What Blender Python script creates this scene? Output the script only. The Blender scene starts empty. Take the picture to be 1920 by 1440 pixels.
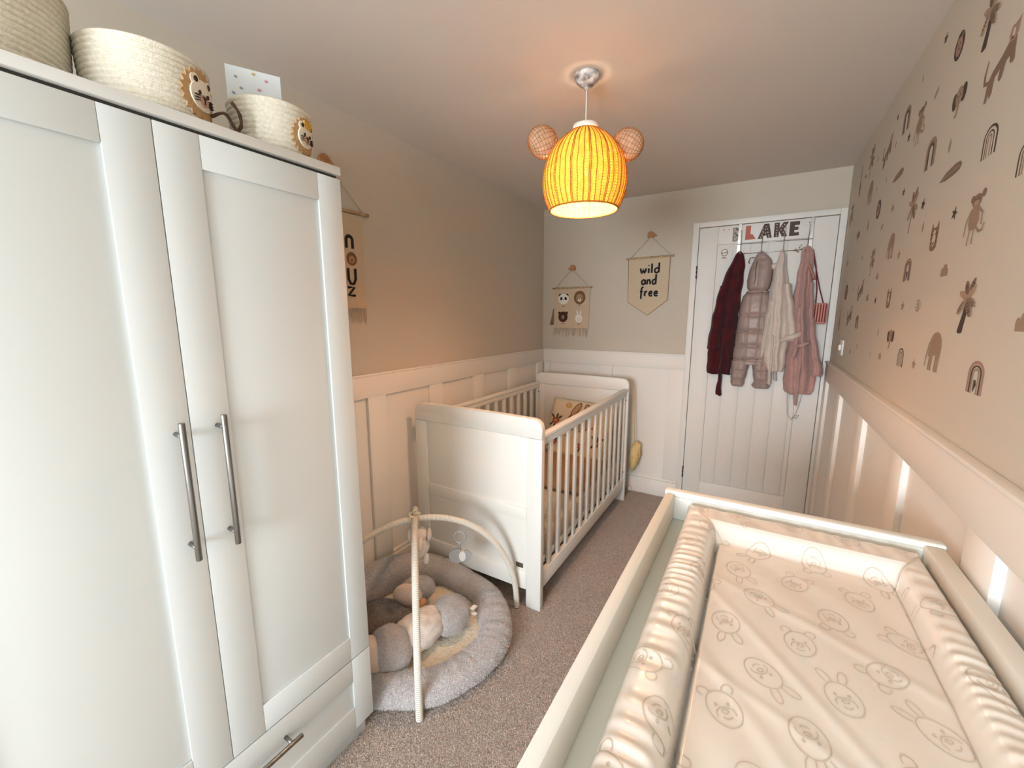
import bpy, bmesh, math, random
import numpy as np
from mathutils import Vector, Matrix, noise
PI = math.pi
rnd = random.Random(7)
C = bpy.context.scene.collection
sc = bpy.context.scene

# ---------------------------------------------------------------- room size
W, D, H = 2.014, 3.258, 2.268
YF = -2.70                       # window wall behind the camera

# ---------------------------------------------------------------- camera
cd = bpy.data.cameras.new('camera'); cam = bpy.data.objects.new('camera', cd); C.objects.link(cam)
cd.sensor_width = 36.0; cd.lens = 36.0 * 778.04 / 1920.0; cd.clip_start = 0.02
cam.location = (1.6269, 0.0, 1.4010)
cam.rotation_euler = (math.radians(90 - 9.339), 0, math.radians(30.76))
sc.camera = cam

# ---------------------------------------------------------------- world, lights, exposure
wd = bpy.data.worlds.new('world'); sc.world = wd; wd.use_nodes = True
bg = wd.node_tree.nodes['Background']; bg.inputs[0].default_value = (0.80, 0.90, 1.0, 1); bg.inputs[1].default_value = 1.0
al = bpy.data.lights.new('window_daylight', 'AREA'); al.shape = 'RECTANGLE'; al.size = 1.45; al.size_y = 1.0
al.energy = 122.0; al.color = (0.82, 0.92, 1.0)
ao = bpy.data.objects.new('window_daylight', al); C.objects.link(ao)
ao.location = (1.08, YF + 0.20, 1.42); ao.rotation_euler = (math.radians(64), 0, 0)
LAMP = (1.005, 1.58)
sc.view_settings.view_transform = 'Standard'; sc.view_settings.look = 'None'
sc.view_settings.gamma = 1.0; sc.view_settings.exposure = 0.27
sc.view_settings.use_curve_mapping = False

# ---------------------------------------------------------------- colours and materials
def s2l(c):
    c = c / 255.0
    return c / 12.92 if c <= 0.04045 else ((c + 0.055) / 1.055) ** 2.4
def rgb(r, g, b): return (s2l(r), s2l(g), s2l(b), 1.0)

def mat(name, col, rough=0.6, metal=0.0, col2=None, nscale=8.0, bump=0.0, bscale=60.0, sheen=0.0, coat=0.0, detail=3.0, trans=0.0, spec=0.5, stretch=None):
    m = bpy.data.materials.new(name); m.use_nodes = True
    nt = m.node_tree; b = nt.nodes['Principled BSDF']
    b.inputs['Base Color'].default_value = col; b.inputs['Roughness'].default_value = rough
    b.inputs['Metallic'].default_value = metal
    b.inputs['Sheen Weight'].default_value = sheen; b.inputs['Coat Weight'].default_value = coat
    b.inputs['Specular IOR Level'].default_value = spec
    tc = nt.nodes.new('ShaderNodeTexCoord'); src = tc.outputs['Object']
    if stretch:
        mp = nt.nodes.new('ShaderNodeMapping'); mp.inputs['Scale'].default_value = stretch
        nt.links.new(src, mp.inputs[0]); src = mp.outputs[0]
    if col2 is None: col2 = tuple(c * 0.94 for c in col[:3]) + (1,)
    n = nt.nodes.new('ShaderNodeTexNoise'); n.inputs['Scale'].default_value = nscale; n.inputs['Detail'].default_value = detail
    nt.links.new(src, n.inputs['Vector'])
    mx = nt.nodes.new('ShaderNodeMix'); mx.data_type = 'RGBA'
    cr = nt.nodes.new('ShaderNodeMapRange'); cr.inputs[1].default_value = 0.35; cr.inputs[2].default_value = 0.65
    nt.links.new(n.outputs['Fac'], cr.inputs[0]); nt.links.new(cr.outputs[0], mx.inputs[0])
    mx.inputs[6].default_value = col; mx.inputs[7].default_value = col2
    nt.links.new(mx.outputs[2], b.inputs['Base Color'])
    if bump:
        n2 = nt.nodes.new('ShaderNodeTexNoise'); n2.inputs['Scale'].default_value = bscale; n2.inputs['Detail'].default_value = 2.0
        nt.links.new(src, n2.inputs['Vector'])
        bp = nt.nodes.new('ShaderNodeBump'); bp.inputs['Strength'].default_value = bump; bp.inputs['Distance'].default_value = 0.004
        nt.links.new(n2.outputs['Fac'], bp.inputs['Height']); nt.links.new(bp.outputs[0], b.inputs['Normal'])
    if trans:
        out = nt.nodes['Material Output']; t = nt.nodes.new('ShaderNodeBsdfTranslucent'); ms = nt.nodes.new('ShaderNodeMixShader')
        nt.links.new(mx.outputs[2], t.inputs[0]); ms.inputs[0].default_value = trans
        nt.links.new(b.outputs[0], ms.inputs[1]); nt.links.new(t.outputs[0], ms.inputs[2]); nt.links.new(ms.outputs[0], out.inputs[0])
    return m

M = {}
M['wall'] = mat('wall_paint', rgb(205, 195, 180), 0.9, bump=0.04, bscale=180, nscale=1.5, col2=rgb(203, 193, 178), spec=0.2)
M['ceil'] = mat('ceiling_paint', rgb(222, 213, 205), 0.95, bump=0.02, bscale=150, nscale=1.2, col2=rgb(220, 213, 205), spec=0.2)
M['wains'] = mat('wainscot_paint', rgb(238, 232, 224), 0.55, nscale=2, col2=rgb(235, 229, 221))
M['door'] = mat('door_paint', rgb(236, 232, 226), 0.5, nscale=2, col2=rgb(233, 229, 222))
M['carpet'] = mat('carpet', rgb(190, 172, 159), 1.0, col2=rgb(160, 143, 131), nscale=190, detail=3, bump=0.6, bscale=260, sheen=0.2, spec=0.1)
M['ward'] = mat('wardrobe_white', rgb(216, 221, 221), 0.42, nscale=1.5, col2=rgb(214, 219, 219))
M['wardtop'] = mat('wardrobe_top', rgb(222, 222, 218), 0.5, nscale=1.5)
M['dark'] = mat('shadow_gap', rgb(60, 56, 52), 0.9)
M['steel'] = mat('brushed_steel', rgb(150, 150, 148), 0.32, metal=1.0, nscale=120, stretch=(1, 1, 0.05), col2=rgb(128, 127, 124))
M['chrome'] = mat('chrome', rgb(205, 203, 200), 0.22, metal=1.0)
M['crib'] = mat('crib_white', rgb(238, 235, 228), 0.45, nscale=2, col2=rgb(235, 232, 225))
M['brass'] = mat('name_plate', rgb(120, 114, 98), 0.35, metal=0.8)
M['screw'] = mat('screw_hole', rgb(70, 60, 55), 0.5, metal=0.5)
M['unit'] = mat('changer_white', rgb(232, 231, 223), 0.5, nscale=2, col2=rgb(230, 228, 220))
M['tray'] = mat('changer_tray', rgb(240, 242, 230), 0.5, nscale=3)
M['vinyl'] = mat('mat_vinyl', rgb(234, 226, 216), 0.30, nscale=3, col2=rgb(232, 223, 212), coat=0.15)
M['print'] = mat('mat_print', rgb(212, 194, 176), 0.4)
M['seam'] = mat('mat_seam', rgb(214, 200, 184), 0.5)
M['rope'] = mat('cotton_rope', rgb(232, 226, 210), 0.9, col2=rgb(218, 210, 192), nscale=160, bump=0.35, bscale=300)
M['felt_tan'] = mat('felt_tan', rgb(196, 158, 116), 0.95, nscale=60, col2=rgb(182, 143, 100), bump=0.4, bscale=200)
M['felt_cream'] = mat('felt_cream', rgb(240, 230, 212), 0.9, bump=0.3, bscale=220)
M['felt_pink'] = mat('felt_pink', rgb(200, 160, 140), 0.9)
M['felt_dark'] = mat('felt_dark', rgb(60, 38, 28), 0.8)
M['gold'] = mat('gold_thread', rgb(214, 166, 70), 0.6)
M['twig'] = mat('brown_twig', rgb(82, 56, 36), 0.8, nscale=40, col2=rgb(60, 40, 26))
M['card'] = mat('card_white', rgb(224, 230, 232), 0.5)
M['cardpink'] = mat('card_pink', rgb(214, 150, 160), 0.6)
M['cardgrey'] = mat('card_grey', rgb(140, 150, 160), 0.6)
M['cardgold'] = mat('card_gold', rgb(200, 170, 110), 0.6)
M['wicker'] = mat('wicker_weave', rgb(250, 204, 78), 0.7, col2=rgb(240, 182, 58), nscale=60, bump=0.3, bscale=300, trans=0.028)
M['wickerd'] = mat('wicker_valley_shade', rgb(226, 158, 66), 0.8, trans=0.017)  # groove rows between the coils, their shade put in as darker colour
M['stake'] = mat('wicker_stake', rgb(196, 116, 38), 0.7, col2=rgb(176, 96, 30), nscale=90, trans=0.02)
M['earw'] = mat('ear_wicker', rgb(226, 196, 166), 0.75, col2=rgb(206, 172, 140), nscale=60, trans=0.25)
M['plastic'] = mat('white_plastic', rgb(236, 232, 226), 0.35)
M['rose'] = mat('ceiling_rose', rgb(236, 232, 228), 0.4, col2=rgb(96, 88, 86), nscale=46, detail=4)
M['wood'] = mat('light_wood', rgb(190, 138, 92), 0.6, col2=rgb(166, 112, 68), nscale=30, stretch=(1, 1, 6))
M['dowel'] = mat('pale_wood_rod', rgb(196, 168, 128), 0.6, col2=rgb(160, 130, 92), nscale=50)
M['linen'] = mat('linen_banner', rgb(212, 190, 164), 0.95, col2=rgb(202, 180, 154), nscale=220, bump=0.3, bscale=400)
M['linen2'] = mat('linen_flag', rgb(210, 190, 162), 0.95, col2=rgb(200, 180, 152), nscale=220, bump=0.3, bscale=400)
M['cord'] = mat('cotton_cord', rgb(196, 176, 148), 0.9)
M['edge'] = mat('banner_edge', rgb(150, 120, 92), 0.9)
M['black'] = mat('black_felt', rgb(26, 24, 28), 0.8)
M['panda'] = mat('panda_white', rgb(238, 232, 222), 0.9)
M['lionb'] = mat('lion_brown', rgb(128, 92, 60), 0.9)
M['lionf'] = mat('lion_face_tan', rgb(176, 142, 104), 0.9)
M['bearb'] = mat('bear_brown', rgb(74, 44, 28), 0.9)
M['burg'] = mat('burgundy_fleece', rgb(84, 8, 18), 0.95, col2=rgb(62, 4, 12), nscale=14, bump=0.35, bscale=220, sheen=0.08)
M['beige'] = mat('beige_quilted_nylon', rgb(170, 148, 140), 0.42, col2=rgb(160, 138, 130), nscale=20, bump=0.3, bscale=45)
M['beigeseam'] = mat('quilt_seam', rgb(112, 88, 78), 0.7)
M['cream'] = mat('cream_fleece', rgb(220, 204, 192), 0.95, col2=rgb(212, 196, 182), nscale=30, bump=0.35, bscale=240, sheen=0.3)
M['pink'] = mat('dusty_pink_fleece', rgb(192, 150, 142), 0.95, col2=rgb(182, 140, 132), nscale=30, bump=0.35, bscale=220, sheen=0.3)
M['pinkd'] = mat('pink_trim', rgb(190, 128, 120), 0.95)
M['purse'] = mat('striped_purse_pink', rgb(216, 150, 134), 0.8)
M['pursed'] = mat('striped_purse_red', rgb(116, 44, 44), 0.8)
M['mesh'] = mat('thin_strap', rgb(190, 180, 176), 0.8)
M['let_coral'] = mat('letter_coral', rgb(190, 104, 84), 0.6)
M['let_dark'] = mat('letter_brown', rgb(78, 56, 46), 0.6)
M['let_dot'] = mat('letter_dots', rgb(226, 210, 196), 0.6)
M['let_grey'] = mat('letter_grey', rgb(178, 170, 160), 0.6, col2=rgb(110, 104, 98), nscale=70)
M['decal'] = mat('decal_brown', rgb(150, 122, 100), 0.7)
M['plush'] = mat('grey_plush', rgb(200, 194, 193), 1.0, col2=rgb(176, 170, 170), nscale=130, bump=1.0, bscale=240, sheen=0.6, spec=0.1)
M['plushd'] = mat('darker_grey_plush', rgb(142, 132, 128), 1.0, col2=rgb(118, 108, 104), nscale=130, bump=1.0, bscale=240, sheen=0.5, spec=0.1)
M['boa'] = mat('cream_boa', rgb(244, 232, 212), 1.0, col2=rgb(232, 216, 190), nscale=60, bump=1.0, bscale=150, sheen=0.4, spec=0.1)
M['sole'] = mat('cream_velour', rgb(236, 214, 200), 0.9, col2=rgb(230, 204, 188), nscale=20, bump=0.4, bscale=200)
M['muslin'] = mat('white_patterned_cotton', rgb(240, 234, 228), 0.9, col2=rgb(214, 204, 196), nscale=26, bump=0.3, bscale=90)
M['arch'] = mat('cream_rib_fabric', rgb(240, 234, 222), 0.9, col2=rgb(232, 224, 210), nscale=60)
M['arch_valley'] = mat('rib_valley_shade', rgb(200, 193, 180), 0.9)  # darker tone stands for shade in the valleys between ribs
M['toygrey'] = mat('toy_grey', rgb(168, 168, 168), 0.6)
M['toymir'] = mat('toy_mirror', rgb(240, 236, 230), 0.2)
M['toycream'] = mat('toy_cream_plush', rgb(228, 216, 204), 0.95, bump=0.5, bscale=200)
M['toytan'] = mat('toy_tan', rgb(206, 150, 104), 0.7)
M['ribbon'] = mat('cream_ribbon', rgb(232, 222, 196), 0.7)
M['sheet'] = mat('mattress_sheet', rgb(232, 216, 198), 0.9, col2=rgb(222, 204, 184), nscale=30)
M['blanket'] = mat('tan_blanket', rgb(196, 152, 112), 0.95, col2=rgb(180, 136, 98), nscale=60, bump=0.5, bscale=150)
M['quilt'] = mat('cream_quilt', rgb(238, 220, 194), 0.9, bump=0.3, bscale=60)
M['quiltedge'] = mat('quilt_piping', rgb(136, 112, 84), 0.9)
M['bunny'] = mat('bunny_tan', rgb(196, 166, 130), 0.9)
M['bunnyline'] = mat('bunny_outline', rgb(128, 96, 66), 0.9)
M['qrose'] = mat('quilt_rose', rgb(172, 92, 74), 0.9)
M['qleaf'] = mat('quilt_leaf', rgb(86, 76, 52), 0.9)
M['qyellow'] = mat('quilt_yellow', rgb(214, 178, 112), 0.9)
M['yellow'] = mat('pale_yellow_cloth', rgb(232, 206, 150), 0.9, col2=rgb(222, 192, 132), nscale=20)
M['red'] = mat('red_cloth', rgb(160, 20, 30), 0.8)
M['st_brown'] = mat('sticker_taupe', rgb(156, 130, 109), 0.75)
M['st_tan'] = mat('sticker_tan', rgb(168, 142, 118), 0.75)
M['st_mid'] = mat('sticker_brown', rgb(134, 106, 86), 0.75)
M['st_dark'] = mat('sticker_dark', rgb(72, 54, 44), 0.75)
M['st_light'] = mat('sticker_pale', rgb(206, 190, 170), 0.75)
M['st_rose'] = mat('sticker_rose', rgb(166, 130, 114), 0.75)
M['outside'] = mat('outside_ground', rgb(150, 150, 140), 1.0)
g = bpy.data.materials.new('window_glass'); g.use_nodes = True
gb = g.node_tree.nodes['Principled BSDF']; gb.inputs['Transmission Weight'].default_value = 1.0; gb.inputs['Roughness'].default_value = 0.0; gb.inputs['IOR'].default_value = 1.0
M['glass'] = g
bl = bpy.data.materials.new('lit_bulb'); bl.use_nodes = True
bb = bl.node_tree.nodes['Principled BSDF']; bb.inputs['Emission Color'].default_value = (1.0, 0.72, 0.36, 1); bb.inputs['Emission Strength'].default_value = 30.0
M['bulb'] = bl

# ---------------------------------------------------------------- helpers
def setp(o, label=None, cat=None, group=None, kind=None):
    if label: o['label'] = label
    if cat: o['category'] = cat
    if group: o['group'] = group
    if kind: o['kind'] = kind
    return o
def build(name, bm, mats, parent=None, smooth=False, sub=0, autos=None, recalc=True):
    if recalc: bmesh.ops.recalc_face_normals(bm, faces=bm.faces)
    me = bpy.data.meshes.new(name); bm.to_mesh(me); bm.free()
    if not isinstance(mats, (list, tuple)): mats = [mats]
    for m in mats: me.materials.append(M[m] if isinstance(m, str) else m)
    if smooth: me.shade_smooth()
    if autos: me.shade_smooth(); me.set_sharp_from_angle(angle=math.radians(autos))
    o = bpy.data.objects.new(name, me); C.objects.link(o)
    if parent:
        o.parent = parent
        p = parent; loc = Vector((0, 0, 0))
        Mx = Matrix.Identity(4)
        chain = []
        while p: chain.append(p); p = p.parent
        for q in reversed(chain): Mx = Mx @ q.matrix_parent_inverse @ q.matrix_basis
        o.matrix_parent_inverse = Mx.inverted()
    if sub:
        s = o.modifiers.new('sub', 'SUBSURF'); s.levels = sub; s.render_levels = sub
    return o
def empty(name, loc, label=None, cat=None, group=None):
    o = bpy.data.objects.new(name, None); C.objects.link(o); o.location = loc; o.empty_display_size = 0.05
    return setp(o, label, cat, group)
def BM(): return bmesh.new()
def bx(bm, x0, x1, y0, y1, z0, z1, bev=0.0, mi=0, seg=2):
    vs = [bm.verts.new((x, y, z)) for z in (z0, z1) for y in (y0, y1) for x in (x0, x1)]
    fs = [bm.faces.new([vs[i] for i in f]) for f in ((0, 2, 3, 1), (4, 5, 7, 6), (0, 1, 5, 4), (2, 6, 7, 3), (0, 4, 6, 2), (1, 3, 7, 5))]
    for f in fs: f.material_index = mi
    if bev:
        es = list({e for f in fs for e in f.edges})
        r = bmesh.ops.bevel(bm, geom=es, offset=bev, segments=seg, affect='EDGES', profile=0.5)
        for f in r['faces']: f.material_index = mi
    return fs
def box(name, x0, x1, y0, y1, z0, z1, m, parent=None, bev=0.002):
    bm = BM(); bx(bm, x0, x1, y0, y1, z0, z1, bev)
    return build(name, bm, m, parent, autos=35 if bev else None)
def tube(bm, pts, r, n=8, mi=0, cap=True, closed=False):
    """r: number or list"""
    P = [Vector(p) for p in pts]; N = len(P); rings = []
    up = Vector((0, 0, 1)); prevn = None
    for i in range(N):
        a = P[(i - 1) % N] if (closed or i > 0) else P[i]; b = P[(i + 1) % N] if (closed or i < N - 1) else P[i]
        t = (b - a).normalized()
        if prevn is None:
            h = up if abs(t.z) < 0.95 else Vector((1, 0, 0)); nn = t.cross(h).normalized()
        else:
            nn = (prevn - t * prevn.dot(t)).normalized()
        prevn = nn; bn = t.cross(nn)
        rr = r[i] if isinstance(r, (list, tuple)) else r
        rings.append([bm.verts.new(P[i] + (nn * math.cos(2 * PI * k / n) + bn * math.sin(2 * PI * k / n)) * rr) for k in range(n)])
    m_ = N if closed else N - 1
    for i in range(m_):
        A, B = rings[i], rings[(i + 1) % N]
        for k in range(n):
            f = bm.faces.new((A[k], A[(k + 1) % n], B[(k + 1) % n], B[k])); f.material_index = mi; f.smooth = True
    if cap and not closed:
        for R_ in (rings[0], rings[-1]):
            f = bm.faces.new(R_); f.material_index = mi
def spline(pts, k=5):
    P = [Vector(p) for p in pts]; out = []
    for i in range(len(P) - 1):
        p0, p1, p2, p3 = P[max(i - 1, 0)], P[i], P[i + 1], P[min(i + 2, len(P) - 1)]
        for j in range(k):
            t = j / k; out.append(.5 * ((2 * p1) + (p2 - p0) * t + (2 * p0 - 5 * p1 + 4 * p2 - p3) * t * t + (3 * p1 - p0 - 3 * p2 + p3) * t ** 3))
    return out + [P[-1]]
def rev(bm, prof, c=(0, 0, 0), n=48, mi=0, sx=1, sy=1, axis='z'):
    rings = []
    for (r, z) in prof:
        if r < 1e-5: rings.append([bm.verts.new((c[0], c[1], c[2] + z))])
        else: rings.append([bm.verts.new((c[0] + r * sx * math.cos(2 * PI * k / n), c[1] + r * sy * math.sin(2 * PI * k / n), c[2] + z)) for k in range(n)])
    for A, B in zip(rings, rings[1:]):
        for k in range(n):
            k2 = (k + 1) % n
            if len(A) == 1 and len(B) == 1: continue
            if len(A) == 1: f = bm.faces.new((A[0], B[k2], B[k]))
            elif len(B) == 1: f = bm.faces.new((A[k], A[k2], B[0]))
            else: f = bm.faces.new((A[k], A[k2], B[k2], B[k]))
            f.material_index = mi; f.smooth = True
def blob(bm, c, r, rot=(0, 0, 0), nz=0.0, seed=0, u=24, v=16, mi=0, taper=0.0, sq=1.0):
    """ellipsoid, optional noise nz, taper along local z"""
    from mathutils import Euler
    R_ = Euler(rot).to_matrix(); c = Vector(c)
    rings = []
    for j in range(v + 1):
        th = PI * j / v; ring = []
        for i in range(1 if j in (0, v) else u):
            ph = 2 * PI * i / u
            d = Vector((math.sin(th) * math.cos(ph), math.sin(th) * math.sin(ph), math.cos(th)))
            if sq != 1.0: d = Vector([math.copysign(abs(a) ** sq, a) for a in d])
            k = 1.0 + (nz * noise.noise(d * 2.3 + Vector((seed, seed * 1.7, 0))) if nz else 0)
            t = 1.0 + taper * d.z
            p = Vector((d.x * r[0] * t, d.y * r[1] * t, d.z * r[2])) * k
            ring.append(bm.verts.new(c + R_ @ p))
        rings.append(ring)
    for A, B in zip(rings, rings[1:]):
        for i in range(u):
            a = A[i % len(A)]; a2 = A[(i + 1) % len(A)]; b = B[i % len(B)]; b2 = B[(i + 1) % len(B)]
            vs = [a, b, b2, a2]; q = []
            for w in vs:
                if w not in q: q.append(w)
            if len(q) > 2:
                f = bm.faces.new(q); f.material_index = mi; f.smooth = True
# --- flat artwork: lists of (2D polygon, material) -> thin prisms on a plane
def ell(cx, cy, rx, ry, rot=0.0, n=20, a0=0, a1=2 * PI):
    ca, sa = math.cos(rot), math.sin(rot); out = []
    full = abs(a1 - a0 - 2 * PI) < 1e-6
    for i in range(n if full else n + 1):
        t = a0 + (a1 - a0) * i / n; x = rx * math.cos(t); y = ry * math.sin(t)
        out.append((cx + x * ca - y * sa, cy + x * sa + y * ca))
    return out
def stroke(pts, w):
    """w: width or list of widths"""
    n = len(pts); L, R_ = [], []
    for i, (x, y) in enumerate(pts):
        x0, y0 = pts[max(i - 1, 0)]; x1, y1 = pts[min(i + 1, n - 1)]
        dx, dy = x1 - x0, y1 - y0; l = math.hypot(dx, dy) or 1
        ww = (w[i] if isinstance(w, (list, tuple)) else w) / 2
        L.append((x - dy / l * ww, y + dx / l * ww)); R_.append((x + dy / l * ww, y - dx / l * ww))
    return L + R_[::-1]
def arch2(cx, ro, ri, leg, base=0.0, n=16):
    o = [(cx - ro, base)] + [(cx - ro * math.cos(PI * i / n), base + leg + ro * math.sin(PI * i / n)) for i in range(n + 1)] + [(cx + ro, base)]
    if ri <= 0: return o
    return o + [(cx + ri, base)] + [(cx + ri * math.cos(PI * i / n), base + leg + ri * math.sin(PI * i / n)) for i in range(n + 1)] + [(cx - ri, base)]
def star2(cx, cy, r, rot=0.2):
    return [(cx + (r if i % 2 == 0 else r * 0.42) * math.sin(PI * i / 5 + rot), cy + (r if i % 2 == 0 else r * 0.42) * math.cos(PI * i / 5 + rot)) for i in range(10)]
def art(name, shapes, fn, parent=None, thick=0.0006, step=0.00035, mats=None):
    """fn(u,v,h)->world point, h = height above the plane"""
    bm = BM(); keys = []
    for li, (poly, mk) in enumerate(shapes):
        if mk not in keys: keys.append(mk)
        top = thick + step * li
        a = [bm.verts.new(fn(u, v, top)) for u, v in poly]; b = [bm.verts.new(fn(u, v, 0)) for u, v in poly]
        try: f = bm.faces.new(a)
        except ValueError: continue
        f.material_index = keys.index(mk); fs = [f]
        for i in range(len(a)):
            j = (i + 1) % len(a)
            q = bm.faces.new((a[i], b[i], b[j], a[j])); q.material_index = keys.index(mk)
    bm.normal_update()
    bmesh.ops.triangulate(bm, faces=[f for f in bm.faces if len(f.verts) > 4])
    return build(name, bm, keys, parent, recalc=False)
def text_mesh(txt, size, ext=0.001, off=0.0, space=1.0):
    cu = bpy.data.curves.new('lettering', 'FONT'); cu.body = txt; cu.size = size; cu.extrude = ext; cu.offset = off
    cu.align_x = 'CENTER'; cu.align_y = 'CENTER'; cu.space_character = space
    o = bpy.data.objects.new('lettering', cu); C.objects.link(o)
    dg = bpy.context.evaluated_depsgraph_get(); me = bpy.data.meshes.new_from_object(o.evaluated_get(dg))
    C.objects.unlink(o); bpy.data.objects.remove(o); return me
def place_text(name, txt, size, m, origin, ax_u, ax_v, parent=None, ext=0.001, off=0.0, space=1.0, rot=0.0):
    me = text_mesh(txt, size, ext, off, space); u = Vector(ax_u); v = Vector(ax_v); w = u.cross(v)
    me.materials.clear(); me.materials.append(M[m])
    ca, sa = math.cos(rot), math.sin(rot)
    for vt in me.vertices:
        x, y, z = vt.co; x, y = x * ca - y * sa, x * sa + y * ca
        vt.co = Vector(origin) + u * x + v * y + w * z
    o = bpy.data.objects.new(name, me); C.objects.link(o)
    if parent:
        o.parent = parent; o.matrix_parent_inverse = parent_world(parent).inverted()
    return o
def parent_world(p):
    chain = []; Mx = Matrix.Identity(4)
    while p: chain.append(p); p = p.parent
    for q in reversed(chain): Mx = Mx @ q.matrix_parent_inverse @ q.matrix_basis
    return Mx

def fur_on(name, src, parent, mkey, n, ln, wd_=.0011, seed=0, zmin=-1, lab=None):
    me = src.data; rs = np.random.RandomState(seed)
    me.calc_loop_triangles(); T_ = len(me.loop_triangles); V = np.empty(len(me.vertices) * 3, 'f'); me.vertices.foreach_get('co', V); V = V.reshape(-1, 3)
    tr = np.empty(T_ * 3, 'i'); me.loop_triangles.foreach_get('vertices', tr); tr = tr.reshape(-1, 3)
    a, b, c = V[tr[:, 0]], V[tr[:, 1]], V[tr[:, 2]]; nn = np.cross(b - a, c - a); ar = np.linalg.norm(nn, axis=1); ok = ar > 1e-12
    nn[ok] /= ar[ok][:, None]; k = rs.choice(T_, n, p=ar / ar.sum()); u, v = rs.rand(2, n); fl = u + v > 1; u[fl] = 1 - u[fl]; v[fl] = 1 - v[fl]
    p = a[k] + (b[k] - a[k]) * u[:, None] + (c[k] - a[k]) * v[:, None]; nk = nn[k]
    d = nk + rs.randn(n, 3) * .55 + np.array([0, 0, -.25]); d /= np.linalg.norm(d, axis=1)[:, None]
    s_ = np.cross(d, rs.randn(n, 3)); s_ /= np.linalg.norm(s_, axis=1)[:, None] + 1e-9
    L = ln * (.6 + .8 * rs.rand(n))[:, None]
    P = np.stack([p - s_ * wd_, p + s_ * wd_, p + d * L], 1).reshape(-1, 3)
    P[:, 2] = np.maximum(P[:, 2], zmin)
    return tris(name, P, mkey, parent, lab)
def tris(name, P, mkey, parent, lab=None):
    n = len(P) // 3; m2 = bpy.data.meshes.new(name); m2.vertices.add(n * 3); m2.vertices.foreach_set('co', P.astype('f').ravel())
    m2.loops.add(n * 3); m2.loops.foreach_set('vertex_index', np.arange(n * 3, dtype='i')); m2.polygons.add(n); m2.polygons.foreach_set('loop_start', np.arange(0, n * 3, 3, dtype='i')); m2.polygons.foreach_set('loop_total', np.full(n, 3, 'i'))
    m2.update(); m2.validate(); m2.materials.append(M[mkey]); o = bpy.data.objects.new(name, m2); C.objects.link(o); o['kind'] = 'stuff'
    if parent: o.parent = parent; o.matrix_parent_inverse = parent_world(parent).inverted()
    if lab: o['label'] = lab
    return o
def island_var(mkey, c1, c2):
    nt = M[mkey].node_tree; b = nt.nodes['Principled BSDF']; g_ = nt.nodes.new('ShaderNodeNewGeometry'); mx = nt.nodes.new('ShaderNodeMix'); mx.data_type = 'RGBA'
    mx.inputs[6].default_value = c1; mx.inputs[7].default_value = c2
    nt.links.new(g_.outputs['Random Per Island'], mx.inputs[0]); nt.links.new(mx.outputs[2], b.inputs['Base Color'])
M['pile'] = mat('carpet_pile', rgb(168, 150, 138), 1.0, spec=0.1); island_var('pile', rgb(214, 199, 188), rgb(172, 157, 147))
M['fur'] = mat('grey_fur', rgb(176, 170, 170), 1.0, spec=0.15, sheen=0.3); island_var('fur', rgb(232, 226, 224), rgb(194, 188, 187))
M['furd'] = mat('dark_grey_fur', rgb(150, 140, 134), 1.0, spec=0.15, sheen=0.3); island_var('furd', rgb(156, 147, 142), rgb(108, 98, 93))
# ================================================================ ROOM SHELL
def struct(o): o['kind'] = 'structure'; return o
struct(box('floor', -0.1, W + 0.1, YF - 0.1, D + 0.1, -0.06, 0.0, 'carpet', bev=0))
struct(box('ceiling', -0.1, W + 0.1, YF - 0.1, D + 0.1, H, H + 0.06, 'ceil', bev=0))
rsc = np.random.RandomState(5); nC = 680000
cxp = .45 + 1.05 * rsc.rand(nC); cyp = .15 + 3.09 * rsc.rand(nC) ** 1.1
aa = rsc.rand(nC) * 2 * PI; sz = .0013 + .0011 * rsc.rand(nC)
pb0 = np.stack([cxp, cyp, np.full(nC, .0002)], 1); sd0 = np.stack([np.cos(aa), np.sin(aa), np.zeros(nC)], 1) * sz[:, None]
tp0 = pb0 + np.stack([rsc.randn(nC) * .0028, rsc.randn(nC) * .0028, .0014 + .0020 * rsc.rand(nC)], 1)
cp_ = tris('carpet_pile', np.stack([pb0 - sd0, pb0 + sd0, tp0], 1).reshape(-1, 3), 'pile', bpy.data.objects['floor'])
wl = struct(box('wall_left', -0.1, 0.0, YF - 0.1, D + 0.1, 0, H, 'wall', bev=0))
wr = struct(box('wall_right', W, W + 0.1, YF - 0.1, D + 0.1, 0, H, 'wall', bev=0))
wb = struct(box('wall_back', 0, W, D, D + 0.1, 0, H, 'wall', bev=0))
# window wall behind the camera
bm = BM()
WX0, WX1, WZ0, WZ1 = 0.36, 1.80, 0.80, 2.02
bx(bm, 0, WX0, YF - 0.1, YF, 0, H); bx(bm, WX1, W, YF - 0.1, YF, 0, H)
bx(bm, WX0, WX1, YF - 0.1, YF, 0, WZ0); bx(bm, WX0, WX1, YF - 0.1, YF, WZ1, H)
struct(build('wall_front', bm, 'wall'))
bm = BM()
for a in ((WX0, WX0 + .05, WZ0, WZ1), (WX1 - .05, WX1, WZ0, WZ1), (WX0, WX1, WZ0, WZ0 + .05), (WX0, WX1, WZ1 - .05, WZ1), ((WX0 + WX1) / 2 - .03, (WX0 + WX1) / 2 + .03, WZ0, WZ1)):
    bx(bm, a[0], a[1], YF - 0.09, YF - 0.04, a[2], a[3])
wn = struct(build('window_1', bm, 'plastic'))
box('pane', WX0 + .05, WX1 - .05, YF - 0.068, YF - 0.062, WZ0 + .05, WZ1 - .05, 'glass', wn, bev=0)
box('window_sill', WX0 - .05, WX1 + .05, YF - 0.03, YF + 0.06, WZ0 - .03, WZ0, 'plastic', wn)

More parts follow.
